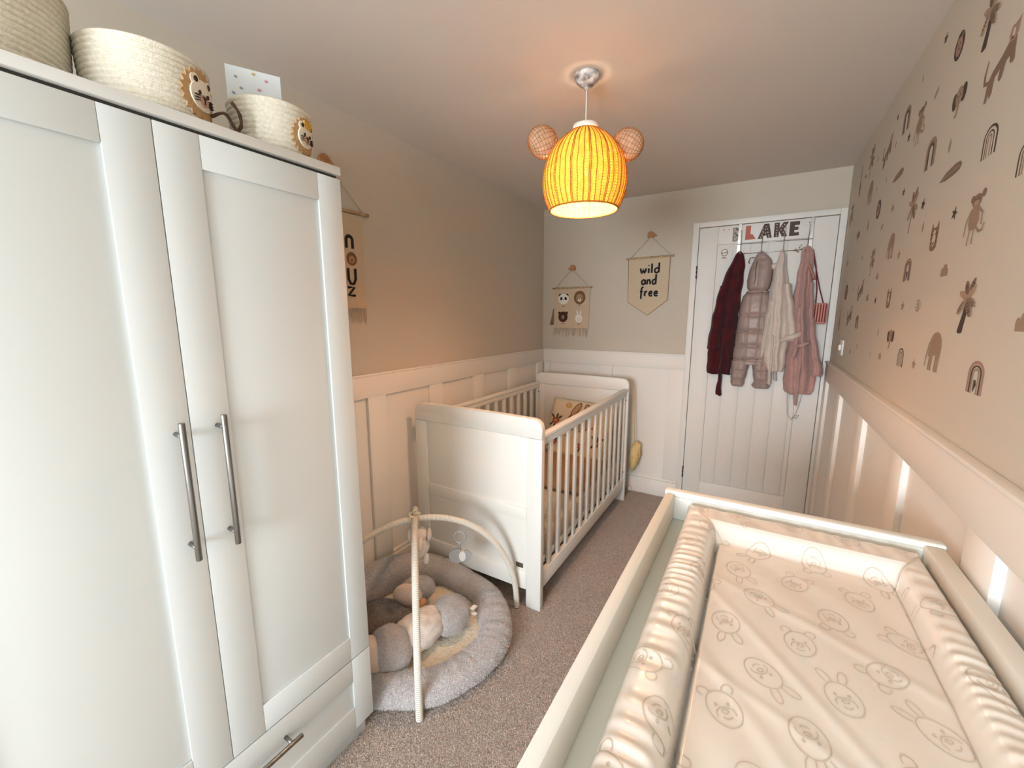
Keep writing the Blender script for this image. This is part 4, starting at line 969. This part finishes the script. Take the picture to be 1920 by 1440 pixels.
STK = [
('palm2',1.457,2.007,.115,.024,'tall palm tree sticker cut by the top of the picture'),
('llama',1.362,1.866,.116,.03,'large brown cat sticker, nearest the top right corner of the photo'),
('lionring',1.650,2.067,.068,.0,'dark ringed lion face sticker close under the ceiling line'),
('star_d',1.782,2.171,.027,0,'dark star sticker nearest the ceiling, left of the large ringed lion'),
('leaf_s',1.974,2.154,.022,0,'faint small leaf sticker highest up beneath the ceiling'),
('leaf_m',1.793,2.037,.022,0,'pale diamond leaf sticker left of the dark eared elephant'),
('eleface',1.587,1.907,.071,.0,'elephant face sticker with two dark ears below the large ringed lion'),
('star_d',2.263,2.145,.023,0,'tiny dark star sticker left of the highest rainbow'),
('rainbow_a',2.115,2.054,.085,0,'highest brown rainbow sticker near the ceiling'),
('monkey',1.928,1.950,.116,.02,'monkey sticker right of the highest rainbow'),
('star_d',2.048,1.998,.030,0,'dark star sticker just under the highest rainbow'),
('rainbow_a',1.761,1.832,.084,0,'tall brown rainbow sticker above the long horizontal leaf'),
('leaf_s',1.601,1.823,.037,0,'pinkish small leaf sticker between two rainbows, upper wall'),
('rainbow_b',1.345,1.738,.064,0,'dark striped rainbow sticker below the elephant with dark ears'),
('carrot',1.565,1.765,.0,0,'large horizontal leaf sticker in the middle of the wall'),
('carrot',2.132,1.910,.0,0,'smaller looking horizontal leaf sticker farther along toward the door'),
('rainbow_b',1.169,1.657,.058,0,'dark rainbow sticker cut by the right edge of the picture'),
('llama',2.373,2.009,.112,.0,'brown cat sticker with raised tail nearest the ceiling toward the door'),
('leaf_s',2.235,2.039,.023,0,'small leaf sticker right of the highest raised tail cat'),
('palm',2.695,2.054,.142,-.0,'thin palm sticker under the ceiling toward the door corner'),
('leaf_s',2.551,2.081,.025,0,'small leaf sticker between the corner palm and the highest cat'),
('giraffe',2.935,2.025,.149,0,'long necked giraffe sticker highest in the door corner'),
('star_d',2.808,2.077,.022,0,'dark star sticker right of the highest giraffe'),
('leaf_s',2.320,1.933,.023,0,'small leaf sticker left of the farther horizontal leaf'),
('leaf_s',3.093,2.105,.017,0,'tiny leaf sticker closest to the ceiling in the door corner'),
('elebody',2.624,1.917,.104,0,'faint elephant sticker below the corner palm'),
('leaf_s',2.484,1.939,.019,0,'short rosy leaf sticker right of the faint elephant'),
('star_d',2.012,1.811,.027,0,'dark star sticker left of the slim brown palm'),
('lionring',2.393,1.808,.077,0,'narrow ringed lion face sticker between palm and door'),
('bush_f',2.141,1.789,.024,0,'faint bush sticker right of the narrow ringed lion'),
('palm',1.867,1.667,.135,.0,'slim brown palm sticker in the middle of the wall'),
('monkey',3.101,1.896,.118,0,'monkey sticker tight beside the top of the door frame'),
('leaf_s',2.979,1.877,.022,0,'tiny leaf sticker beside the door frame monkey'),
('carrotv',2.579,1.792,.050,0,'upright carrot shaped leaf sticker under the faint elephant'),
('leaf_m',2.278,1.744,.022,0,'slanted leaf sticker under the narrow ringed lion'),
('eleface',2.805,1.773,.052,0,'small elephant face sticker near the door frame, upper half'),
('elebody',2.082,1.607,.094,0,'brown arched elephant sticker below the faint bush'),
('star_d',1.760,1.714,.032,0,'dark star sticker just right of the slim brown palm'),
('star_d',1.486,1.635,.030,0,'dark star sticker left of the big sitting monkey'),
('monkey',1.357,1.556,.114,.0,'biggest monkey sticker with curled tail at mid height'),
('leaf_s',1.728,1.643,.033,0,'rosy leaf sticker above left of the tiger face'),
('tiger',1.612,1.577,.075,0,'tall tiger face sticker left of the big monkey'),
('rainbow_c',1.823,1.511,.070,0,'small dark centred rainbow sticker below the slim palm'),
('bush',1.490,1.500,.031,0,'brown bush sticker below the tall tiger face'),
('star_m',2.615,1.662,.023,0,'small star sticker left of the second slim palm toward the door'),
('palm',2.378,1.572,.114,0,'slim dark palm sticker between elephant and door at mid height'),
('star_m',1.954,1.591,.033,0,'brown star sticker right of the arched elephant'),
('leaf_m',3.040,1.677,.030,0,'brown leaf sticker beside the door frame at mid height'),
('bush_f',2.242,1.547,.026,0,'faint bush sticker under the arched elephant'),
('lionring',2.950,1.489,.080,0,'ringed lion sticker close to the door frame'),
('leaf_s',2.735,1.524,.024,0,'tiny leaf sticker right of the door frame lion'),
('llama',2.555,1.468,.100,0,'llama sticker in the middle of the door end'),
('bush',2.377,1.465,.030,0,'small brown bush sticker right of the door end llama'),
('star_d',2.215,1.448,.029,0,'dark star sticker left of the lower tiger face'),
('tiger',2.007,1.428,.071,0,'lower tiger face sticker under the small dark centred rainbow'),
('giraffe',3.059,1.322,.110,0,'giraffe sticker lowest beside the door frame'),
('star_m',2.941,1.395,.018,0,'tiny star sticker above the lower raised tail cat'),
('llama',2.763,1.347,.104,0,'lower cat sticker with raised tail above the light switch'),
('rainbow_a',2.537,1.341,.063,0,'small brown rainbow sticker right of the lower cat'),
('star_m',1.816,1.416,.031,0,'brown star sticker between lower tiger face and dotted sun'),
('leaf_s',2.095,1.324,.029,0,'small leaf sticker left of the lower elephant face'),
('eleface',1.908,1.288,.066,0,'elephant face sticker with one dark ear, low on the wall'),
('leaf_m',2.611,1.214,.022,0,'dark leaf sticker lowest on the wall next to the light switch'),
('leaf_s',2.465,1.250,.023,0,'tiny dark leaf sticker right of the light switch'),
('bush_f',2.018,1.241,.026,0,'faint round bush sticker just above the wainscot'),
('leaf_s',2.176,1.241,.016,0,'faintest tiny leaf sticker just above the wainscot'),
('rainbow_b',1.756,1.242,.058,0,'small dark striped rainbow sticker just above the wainscot'),
('sun',1.657,1.415,.030,0,'dotted sun sticker left of the large dark trunk palm'),
('palm2',1.318,1.366,.118,0,'large palm sticker with a thick dark trunk, right of the dotted sun'),
('star_m',1.615,1.247,.031,0,'brown star sticker between low rainbow and large elephant'),
('elebody',1.469,1.258,.103,0,'large brown elephant sticker low on the wall'),
('rainbow_c',1.211,1.242,.068,0,'large pink and dark rainbow sticker nearest the wainscot on the right'),
('bush',1.068,1.374,.034,0,'brown bush sticker cut by the right edge of the picture'),
]
for kind, y, z, h, tilt, lab in STK:
    sh_ = shp(kind); s = 1.0 if kind == 'carrot' else h
    tl = 0; us = {'llama': 1.45, 'monkey': 1.25, 'elebody': 1.2, 'palm': 1.3, 'palm2': 1.35, 'rainbow_a': 1.3, 'rainbow_b': 1.3, 'rainbow_c': 1.35, 'lionring': 1.15, 'star_d': 1.15, 'star_m': 1.15, 'tiger': 1.15, 'leaf_s': 1.3}.get(kind, 1.0)
    def fn(u, v, hh, y=y, z=z, s=s, us=us): return Vector((W - .0002 - hh, y - u * s * us, z + v * s))
    o = art(kind.split('_')[0] + '_sticker', sh_, fn, None, thick=.0005, step=.00012)
    o.name = {'palm2': 'palm', 'llama': 'cat', 'lionring': 'lion', 'eleface': 'elephant_face', 'elebody': 'elephant', 'carrot': 'long_leaf', 'carrotv': 'carrot', 'tiger': 'tiger'}.get(kind, kind.split('_')[0]) + '_sticker'
    setp(o, lab, 'wall sticker', 'stickers on the right wall')

# ================================================================ DOOR RACK AND CLOTHES
YR = YD - .010
rk = empty('hook_rack', (1.65, YR, 1.85), 'chrome over-door hook rack with four long hooks', 'hook rack')
bm = BM()
for x in (1.455, 1.845): bx(bm, x - .009, x + .009, YR - .0065, YR - .0045, 1.800, DZ - .002, .0005); bx(bm, x - .009, x + .009, YR - .0065, YR + .002, DZ - .003, DZ - .0005)
build('strap', bm, 'chrome', rk)
bm = BM()
for z in (1.868, 1.806): tube(bm, [(1.447, YR - .010, z), (1.853, YR - .010, z)], .0022, 8)
build('wire_bar', bm, 'chrome', rk)
HX = (1.466, 1.586, 1.706, 1.832)
for x in HX:
    bm = BM(); tube(bm, [(x, YR - .010, 1.868), (x, YR - .012, 1.80), (x, YR - .020, 1.79), (x, YR - .034, 1.795), (x, YR - .040, 1.82)], .0022, 8)
    tube(bm, [(x, YR - .010, 1.868), (x, YR - .016, 1.885), (x, YR - .034, 1.90), (x, YR - .044, 1.93), (x, YR - .046, 1.945)], .0022, 8)
    blob(bm, (x, YR - .046, 1.948), (.0035, .0035, .0035), u=8, v=6)
    build('hook', bm, 'chrome', rk)

def garment(name, rows, m, parent, nf=5, amp=.006, seed=0, yb=None, n=44, lab=None):
    """rows: (z, xl, xr, depth). closed shell hanging just in front of the door"""
    yb = YR - .004 if yb is None else yb
    zs = [r[0] for r in rows]; Z = np.linspace(zs[0], zs[-1], max(30, int(abs(zs[0] - zs[-1]) / .011)))
    up = sorted(rows, key=lambda r: r[0]); zz = [r[0] for r in up]
    bm = BM(); rings = []
    for z in Z:
        xl = np.interp(z, zz, [r[1] for r in up]); xr = np.interp(z, zz, [r[2] for r in up]); dp = np.interp(z, zz, [r[3] for r in up])
        ring_ = []; w = xr - xl
        wob = .0022 * math.sin(z * 47 + seed)
        for i in range(n):
            s = i / (n - 1); prof_ = max(0.0, 1 - abs(2 * s - 1) ** 2.6) ** .5
            fold = amp * (2.2 * noise.noise(Vector((s * nf * 2.1 + seed * 3, z * 1.9 + s, seed))) + .32 * noise.noise(Vector((s * nf * 5.0 + seed, z * 3.5, seed + 5))) + .35 * math.sin(nf * 2 * PI * s + seed)) * prof_ * min(1, w / .09)
            ring_.append(bm.verts.new((xl + w * s + wob, yb - .006 - dp * prof_ - fold, z + .004 * math.sin(nf * 2 * PI * s + seed) * (1 if z == Z[-1] else 0))))
        for i in range(n // 3):
            s = 1 - (i + .5) / (n // 3); ring_.append(bm.verts.new((xl + w * s + wob, yb - .001, z)))
        rings.append(ring_)
    K = len(rings[0])
    for A, B in zip(rings, rings[1:]):
        for k in range(K): f = bm.faces.new((A[k], A[(k + 1) % K], B[(k + 1) % K], B[k])); f.smooth = True
    bm.faces.new(rings[0]); bm.faces.new(rings[-1])
    o = build(name, bm, m, parent)
    if lab: o['label'] = lab
    return o
# burgundy robe
rb_ = empty('burgundy_robe', (1.41, YR - .03, 1.4), 'dark burgundy fleece robe on the hook nearest the hinges', 'robe')
garment('robe_body', [(1.822, 1.458, 1.474, .012), (1.800, 1.440, 1.490, .030), (1.72, 1.405, 1.502, .045), (1.62, 1.372, 1.498, .055), (1.50, 1.348, 1.492, .058), (1.30, 1.328, 1.482, .060), (1.15, 1.318, 1.476, .058), (1.05, 1.315, 1.468, .056), (1.000, 1.322, 1.470, .045)], 'burg', rb_, 1.6, .018, 1.0)
garment('sleeve', [(1.60, 1.362, 1.42, .07), (1.40, 1.330, 1.405, .082), (1.22, 1.312, 1.392, .085), (1.175, 1.308, 1.39, .078)], 'burg', rb_, 2, .005, 2.2)
garment('sash', [(1.28, 1.412, 1.430, .075), (1.05, 1.398, 1.418, .070), (.95, 1.392, 1.418, .035), (.86, 1.385, 1.425, .018), (.848, 1.388, 1.424, .016)], 'burg', rb_, 1, .002, .3)
# quilted pram suit
ps = empty('pram_suit', (1.59, YR - .03, 1.4), 'beige quilted baby pram suit with hood hanging on the door', 'pram suit')
def puff(name, rows, bands, m, seed=0, vert=(), yb=YR - .004, n=40):
    up = sorted(rows, key=lambda r: r[0]); zz = [r[0] for r in up]; Z = np.linspace(zz[-1], zz[0], max(40, int((zz[-1] - zz[0]) / .006)))
    bm = BM(); rings = []; bs = sorted(bands)
    for z in Z:
        xl = np.interp(z, zz, [r[1] for r in up]); xr = np.interp(z, zz, [r[2] for r in up]); dp = np.interp(z, zz, [r[3] for r in up])
        db = min([abs(z - b) for b in bs] or [1]); p = min(1, (db / .022)) ** .5; k = .72 + .28 * p; w = (xr - xl); cx_ = (xl + xr) / 2; w2 = w * (.955 + .045 * p)
        ring_ = []
        for i in range(n):
            s = i / (n - 1); prof_ = max(0, 1 - abs(2 * s - 1) ** 2.8) ** .5
            x = cx_ - w2 / 2 + w2 * s; dv = min([abs(x - v_) for v_ in vert] or [1]); kv = 1 if dv > .010 else .88 + .12 * dv / .010
            ww = .0035 * noise.noise(Vector((x * 34 + seed, z * 24, seed)))
            ring_.append(bm.verts.new((x, yb - .006 - (dp * k * kv + ww) * prof_, z)))
        for i in range(n // 3): s = 1 - (i + .5) / (n // 3); ring_.append(bm.verts.new((cx_ - w2 / 2 + w2 * s, yb - .001, z)))
        rings.append(ring_)
    K = len(rings[0])
    for A, B in zip(rings, rings[1:]):
        for q in range(K): f = bm.faces.new((A[q], A[(q + 1) % K], B[(q + 1) % K], B[q])); f.smooth = True
    bm.faces.new(rings[0]); bm.faces.new(rings[-1])
    return build(name, bm, m, ps)
puff('suit_body', [(1.56, 1.525, 1.650, .055), (1.53, 1.505, 1.665, .065), (1.45, 1.490, 1.684, .075), (1.35, 1.483, 1.690, .080), (1.20, 1.475, 1.695, .082), (1.12, 1.470, 1.695, .080), (1.08, 1.470, 1.697, .075)], [1.548, 1.405, 1.300, 1.205, 1.112], 'beige', 1, (1.545, 1.62))
puff('trouser_leg', [(1.10, 1.468, 1.582, .070), (1.00, 1.470, 1.568, .066), (.965, 1.472, 1.560, .06), (.945, 1.474, 1.560, .062), (.925, 1.484, 1.552, .045)], [1.03, .968], 'beige', 2, (1.515,))
puff('trouser_leg', [(1.10, 1.590, 1.698, .070), (1.00, 1.605, 1.700, .066), (.962, 1.612, 1.704, .06), (.938, 1.600, 1.712, .068), (.922, 1.612, 1.702, .05)], [1.03, .965], 'beige', 3, (1.655,))
puff('hood', [(1.815, 1.582, 1.592, .010), (1.79, 1.560, 1.622, .03), (1.76, 1.548, 1.650, .045), (1.70, 1.530, 1.662, .062), (1.63, 1.520, 1.662, .068), (1.58, 1.525, 1.652, .062), (1.55, 1.542, 1.640, .050)], [1.765, 1.56], 'beige', 4, (1.592,))
for z, xl, xr, d_ in ((1.548, 1.520, 1.655, .050), (1.405, 1.492, 1.684, .058), (1.300, 1.484, 1.690, .062), (1.205, 1.480, 1.690, .063), (1.112, 1.474, 1.692, .062)):
    bm = BM(); tube(bm, [(xl + (xr - xl) * t, YR - .011 - d_ * max(0, 1 - abs(2 * t - 1) ** 2.8) ** .5, z + .003 * math.sin(t * 9 + z * 30)) for t in np.linspace(.02, .98, 18)], .0018, 5); build('seam', bm, 'beigeseam', ps)
bm = BM(); tube(bm, [(1.57, YR - .066, 1.745), (1.566, YR - .078, 1.70), (1.569, YR - .080, 1.64), (1.563, YR - .076, 1.60)], .0022, 5)
build('seam', bm, 'beigeseam', ps)
bm = BM(); tube(bm, [(1.552, YR - .045, 1.772), (1.530, YR - .058, 1.770), (1.522, YR - .06, 1.745), (1.528, YR - .06, 1.735)], .003, 6); build('cord_loop', bm, 'beigeseam', ps)
# cream robe
cr_ = empty('cream_robe', (1.72, YR - .03, 1.4), 'cream fleece baby robe between the pram suit and the pink robe', 'robe')
garment('robe_body', [(1.815, 1.697, 1.708, .012), (1.79, 1.688, 1.722, .030), (1.70, 1.668, 1.738, .055), (1.55, 1.652, 1.760, .075), (1.40, 1.645, 1.775, .092), (1.25, 1.642, 1.788, .095), (1.10, 1.652, 1.782, .090), (1.045, 1.680, 1.775, .075)], 'cream', cr_, 1.9, .018, 0.4)
garment('sleeve', [(1.60, 1.722, 1.765, .085), (1.45, 1.738, 1.800, .100), (1.32, 1.750, 1.825, .108), (1.265, 1.752, 1.838, .105), (1.245, 1.758, 1.838, .095)], 'cream', cr_, 2, .005, 1.4)
garment('sleeve', [(1.50, 1.652, 1.69, .085), (1.35, 1.638, 1.678, .095), (1.20, 1.628, 1.668, .09), (1.13, 1.622, 1.660, .07)], 'cream', cr_, 2, .004, 2.4)
bm = BM()
tube(bm, [(1.762, YR - .118, 1.262), (1.80, YR - .122, 1.272), (1.838, YR - .112, 1.292)], .016, 12)
tube(bm, [(1.735, YR - .108, 1.245), (1.78, YR - .120, 1.262), (1.812, YR - .120, 1.290)], .011, 12); build('cuff', bm, 'cream', cr_)
garment('sash', [(1.28, 1.688, 1.706, .105), (1.10, 1.690, 1.710, .098), (1.00, 1.688, 1.714, .075), (.955, 1.684, 1.712, .06)], 'cream', cr_, 1, .002, .3)
garment('sash', [(1.10, 1.722, 1.738, .05), (.98, 1.724, 1.742, .045)], 'cream', cr_, 1, .002, .3)
bm = BM(); blob(bm, (1.667, YR - .030, 1.712), (.020, .018, .020), nz=.15); build('pompom', bm, 'cream', cr_)
# pink robe
pk = empty('pink_robe', (1.86, YR - .03, 1.4), 'dusty pink fleece robe with hanging sash, nearest the door latch side', 'robe')
garment('robe_body', [(1.825, 1.822, 1.846, .016), (1.80, 1.806, 1.868, .035), (1.72, 1.800, 1.872, .060), (1.60, 1.790, 1.878, .075), (1.45, 1.785, 1.886, .088), (1.30, 1.785, 1.902, .092), (1.15, 1.780, 1.936, .092), (1.00, 1.778, 1.955, .085), (.925, 1.782, 1.945, .075), (.905, 1.792, 1.935, .060)], 'pink', pk, 1.7, .022, 1.9)
garment('sleeve', [(1.60, 1.850, 1.882, .085), (1.40, 1.862, 1.902, .105), (1.22, 1.885, 1.938, .112), (1.10, 1.905, 1.972, .112), (1.045, 1.905, 1.985, .108), (1.030, 1.912, 1.982, .095)], 'pink', pk, 2, .006, .9)
garment('sleeve', [(1.45, 1.800, 1.84, .105), (1.30, 1.806, 1.846, .112), (1.20, 1.800, 1.842, .115), (1.14, 1.792, 1.832, .110)], 'pink', pk, 2, .004, 2.9)
garment('collar', [(1.80, 1.815, 1.835, .045), (1.72, 1.830, 1.856, .072), (1.66, 1.850, 1.876, .080), (1.62, 1.865, 1.888, .078)], 'pinkd', pk, 1, .002, 0)
bm = BM(); tube(bm, [(1.82, YR - .125, 1.215), (1.85, YR - .132, 1.222), (1.885, YR - .128, 1.238)], [.009, .012, .009], 10); build('knot', bm, 'pink', pk)
garment('sash', [(1.22, 1.838, 1.860, .118), (1.05, 1.840, 1.866, .112), (.92, 1.842, 1.868, .085), (.83, 1.846, 1.866, .040)], 'pink', pk, 1, .002, .3)
# striped purse and thin loop strap
pu = empty('striped_purse', (1.925, YR - .03, 1.42), 'small pink and dark red striped purse beside the pink robe', 'purse')
bm = BM(); bx(bm, 1.892, 1.966, YR - .055, YR - .010, 1.350, 1.478, .010, seg=3); build('purse_body', bm, 'purse', pu, autos=40)
art('stripes', [(stroke([(x, 1.362), (x + .001, 1.470)], .006), 'pursed') for x in (1.902, 1.915, 1.929, 1.942, 1.955)], lambda u, v, h: (u, YR - .0552 - h, v), pu)
bm = BM(); tube(bm, [(1.905, YR - .02, 1.47), (1.903, YR - .02, 1.56), (1.885, YR - .022, 1.70), (1.862, YR - .024, 1.80), (1.880, YR - .022, 1.71), (1.918, YR - .02, 1.56), (1.945, YR - .02, 1.47)], .0035, 6); build('strap', bm, 'pursed', pu)
ls = empty('thin_straps', (1.85, YR - .02, .8), 'thin pale straps dangling below the pink robe on the door', 'strap')
bm = BM(); tube(bm, [(1.808, YR - .012, 1.0), (1.812, YR - .012, .86), (1.822, YR - .012, .76), (1.846, YR - .014, .722), (1.868, YR - .014, .775), (1.885, YR - .012, .86), (1.89, YR - .012, .95)], .0022, 6)
tube(bm, [(1.846, YR - .014, .728), (1.862, YR - .016, .755), (1.884, YR - .016, .762), (1.872, YR - .014, .738), (1.850, YR - .014, .745)], .0028, 6); build('strap', bm, 'mesh', ls)

# ================================================================ PLAY GYM
px, py = .425, 1.208
pm = empty('play_gym', (px, py, 0), 'round grey plush baby play mat with two crossed cream arches on the carpet', 'play gym')
bm = BM(); NU, NV = 120, 26; rings = []
def rimc(a):                                  # outer radius
    return .412 + .006 * math.sin(3 * a + 1) + .004 * math.sin(7 * a)
for i in range(NU):
    a = 2 * PI * i / NU; ring_ = []; Ro = rimc(a); Rm = Ro - .072
    back = max(0.0, math.cos(a - math.radians(162))) ** 2          # the side against the wall stands higher
    hz = .046 + .050 * back
    for j in range(NV):
        t = 2 * PI * j / NV
        rr = Rm + .070 * math.cos(t) + .004 * noise.noise(Vector((math.cos(a) * 9, math.sin(a) * 9, t)))
        z = .004 + hz + (hz) * math.sin(t)
        pk_ = .0045 * max(0, math.sin(a * 46 + 2 * math.sin(a * 5))) * max(0, math.sin(t) * .5 + .5)
        z += -pk_ + .006 * noise.noise(Vector((math.cos(a) * 6 + 3, math.sin(a) * 6, t * .8)))
        x = px + rr * math.cos(a); y = py + rr * math.sin(a)
        x = max(x, .026 + .004 * math.sin(t)); z = max(z, .002); y = max(y, .808)
        ring_.append(bm.verts.new((x, y, z)))
    rings.append(ring_)
for i in range(NU):
    A, B = rings[i], rings[(i + 1) % NU]
    for j in range(NV): f = bm.faces.new((A[j], B[j], B[(j + 1) % NV], A[(j + 1) % NV])); f.smooth = True
rim = build('plush_rim', bm, 'plush', pm); fur_on('fur', rim, rim, 'fur', 100000, .0062, .0008, 1, .001)
bm = BM(); prof_ = []
NR = 22; rows = []
for i in range(NR + 1):
    r_ = .335 * i / NR; row = []
    for k in range(96 if i else 1):
        a = 2 * PI * k / 96; x = px + r_ * math.cos(a); y = py + r_ * math.sin(a)
        z = .034 + .004 * noise.noise(Vector((x * 14, y * 14, 0))) + .003 * math.sin(x * 150) * math.sin(y * 150)
        row.append(bm.verts.new((x, y, z)))
    rows.append(row)
for A, B in zip(rows, rows[1:]):
    for k in range(96):
        if len(A) == 1: f = bm.faces.new((A[0], B[k], B[(k + 1) % 96]))
        else: f = bm.faces.new((A[k], B[k], B[(k + 1) % 96], A[(k + 1) % 96]))
        f.smooth = True
build('mat_centre', bm, 'boa', pm)['label'] = 'cream fluffy centre'
def arch(p0, p1, apex, nm):
    bm = BM(); n = 520; P0, P1 = Vector(p0), Vector(p1); c = (P0 + P1) / 2
    pts, rr = [], []
    for i in range(n + 1):
        t = PI * i / n; q = c + (P0 - c) * math.cos(t); q.z = max(.004, apex * math.sin(t) ** .92)
        pts.append(q); rr.append(.0138 if i % 2 else .0130)
    tube(bm, pts, rr, 12)
    for f in bm.faces:
        pass
    me_i = 0
    bm.faces.ensure_lookup_table()
    for i in range(n):
        for k in range(12): bm.faces[i * 12 + k].material_index = 1 if i % 2 == 0 else 0
    o = build(nm, bm, ['arch', 'arch_valley'], pm); return o
arch((.711, .905, 0), (.139, 1.511, 0), .553, 'arch')
arch((.716, 1.575, 0), (.134, .850, 0), .545, 'arch')
bm = BM()
for da in (0, 2.2):
    tube(bm, [(px + .016 * math.cos(da), py + .016 * math.sin(da), .560), (px + .03 * math.cos(da), py + .03 * math.sin(da), .576), (px - .01, py, .574)], .0035, 6)
tube(bm, [(px + .021 * math.cos(t), py + .021 * math.sin(t), .566 + .004 * math.sin(2 * t)) for t in np.linspace(0, 2 * PI, 20)[:-1]], .004, 6, closed=True)
build('ribbon', bm, 'ribbon', pm)
# hanging toys
ht = empty('hanging_plush', (px, py, .45), 'cream elephant plush hanging from the crossing of the arches', 'toy')
hx, hy = .430, 1.228
bm = BM(); blob(bm, (hx, hy, .415), (.038, .042, .055), nz=.06, seed=3); build('body', bm, 'toycream', ht)
bm = BM(); blob(bm, (hx, hy, .468), (.034, .036, .034), nz=.05, seed=4); tube(bm, [(hx + .02, hy - .02, .465), (hx + .034, hy - .034, .445), (hx + .036, hy - .036, .415)], [.013, .010, .007], 10); build('head', bm, 'toycream', ht)
for s in (-1, 1):
    bm = BM(); blob(bm, (hx + s * .034, hy + s * .024, .466), (.010, .022, .030), (0, 0, .6), .05, 5); build('ear', bm, 'toycream', ht)
    bm = BM(); blob(bm, (hx + s * .020, hy + s * .014, .352), (.013, .013, .026), nz=.05); build('leg', bm, 'toycream', ht)
bm = BM(); tube(bm, [(hx, hy, .50), (px + .005, py + .01, .545)], .003, 6); build('loop', bm, 'ribbon', ht)
rg = empty('ring_rattle', (.60, 1.43, .42), 'grey ring rattle with an elephant shaped mirror disc hanging from the arch', 'toy')
rx, ry = .545, 1.358
e1 = Vector((.859, .511, 0)); e2 = Vector((0, 0, 1))
bm = BM(); cc = Vector((rx, ry, .425)); tube(bm, [cc + e1 * .024 * math.cos(t) + e2 * .026 * math.sin(t) for t in np.linspace(0, 2 * PI, 33)[:-1]], .0042, 8, closed=True); build('ring', bm, 'toygrey', rg)
bm = BM(); tube(bm, [(rx, ry, .400), (rx, ry, .372)], .005, 8); tube(bm, [(rx, ry, .45), (rx, ry, .475)], .002, 6); build('link', bm, 'toygrey', rg)
c2 = Vector((rx, ry, .335)); bm = BM(); nrm = e1.cross(e2)
def disc(bm, c, ru, rv, th, mi=0, n=24):
    A = [bm.verts.new(c + e1 * ru * math.cos(2 * PI * i / n) + e2 * rv * math.sin(2 * PI * i / n) + nrm * th) for i in range(n)]; B = [bm.verts.new(c + e1 * ru * math.cos(2 * PI * i / n) + e2 * rv * math.sin(2 * PI * i / n) - nrm * th) for i in range(n)]
    bm.faces.new(A).material_index = mi; bm.faces.new(B).material_index = mi
    for i in range(n): bm.faces.new((A[i], B[i], B[(i + 1) % n], A[(i + 1) % n])).material_index = mi
disc(bm, c2 - e1 * .012, .036, .034, .006); disc(bm, c2 + e1 * .030, .022, .026, .005); build('elephant_disc', bm, 'toygrey', rg)
bm = BM(); disc(bm, c2 + e1 * .012, .015, .024, .0085); build('mirror', bm, 'toymir', rg)

# plush elephant lying on the mat
pe = empty('plush_elephant', (.45, 1.15, .05), 'large grey plush elephant in a white top lying on its side in the play mat', 'soft toy')
bm = BM(); blob(bm, (.555, 1.265, .108), (.088, .098, .070), (0, 0, .5), .10, 1, 40, 26); hd_ = build('head', bm, 'plush', pe); fur_on('fur', hd_, hd_, 'fur', 14000, .0045, .0006, 2)
bm = BM(); blob(bm, (.512, 1.118, .115), (.080, .122, .074), (0, 0, -.2), .13, 2, 44, 30); build('body', bm, 'muslin', pe)['label'] = 'white patterned cotton top'
def leg(c, r, rot, sole_dir, nm='leg'):
    bm = BM(); blob(bm, c, r, rot, .07, c[0] * 9, 36, 24); o = build(nm, bm, 'plush', pe); fur_on('fur', o, o, 'fur', 12000, .0045, .0006, 3)
    sd_ = Vector(sole_dir).normalized(); return o
l1 = leg((.485, .985, .112), (.090, .085, .092), (0, 0, .3), (-1, -1, 0))
bm = BM(); blob(bm, (.450, .928, .112), (.070, .050, .080), (0, 0, -.25), .03, 1, 30, 20); build('sole', bm, 'sole', l1)['label'] = 'cream foot pad'
l2 = leg((.330, 1.300, .125), (.085, .060, .055), (0, 0, .9), (-1, -1, 0))
bm = BM(); blob(bm, (.335, 1.235, .135), (.070, .046, .050), (0, 0, .35), .03, 2, 30, 20); build('sole', bm, 'sole', l2)['label'] = 'cream foot pad'
bm = BM(); blob(bm, (.425, 1.228, .120), (.020, .030, .036), (0, .3, .5), .03, 2, 20, 14); build('ear_lining', bm, 'toytan', pe)
bm = BM(); blob(bm, (.300, 1.105, .085), (.130, .105, .065), (0, 0, .5), .14, 6, 36, 24); tk_ = build('trunk', bm, 'plushd', pe); tk_['label'] = 'darker grey plush cushion'; fur_on('fur', tk_, tk_, 'furd', 12000, .0055, .0007, 4)  # dark grey cushion blob at the back left, not an elephant trunk
bm = BM(); bx(bm, .628, .648, 1.315, 1.345, .128, .131, .0005); bx(bm, .640, .662, 1.310, 1.326, .112, .115, .0005); build('care_tag', bm, 'toymir', pe)
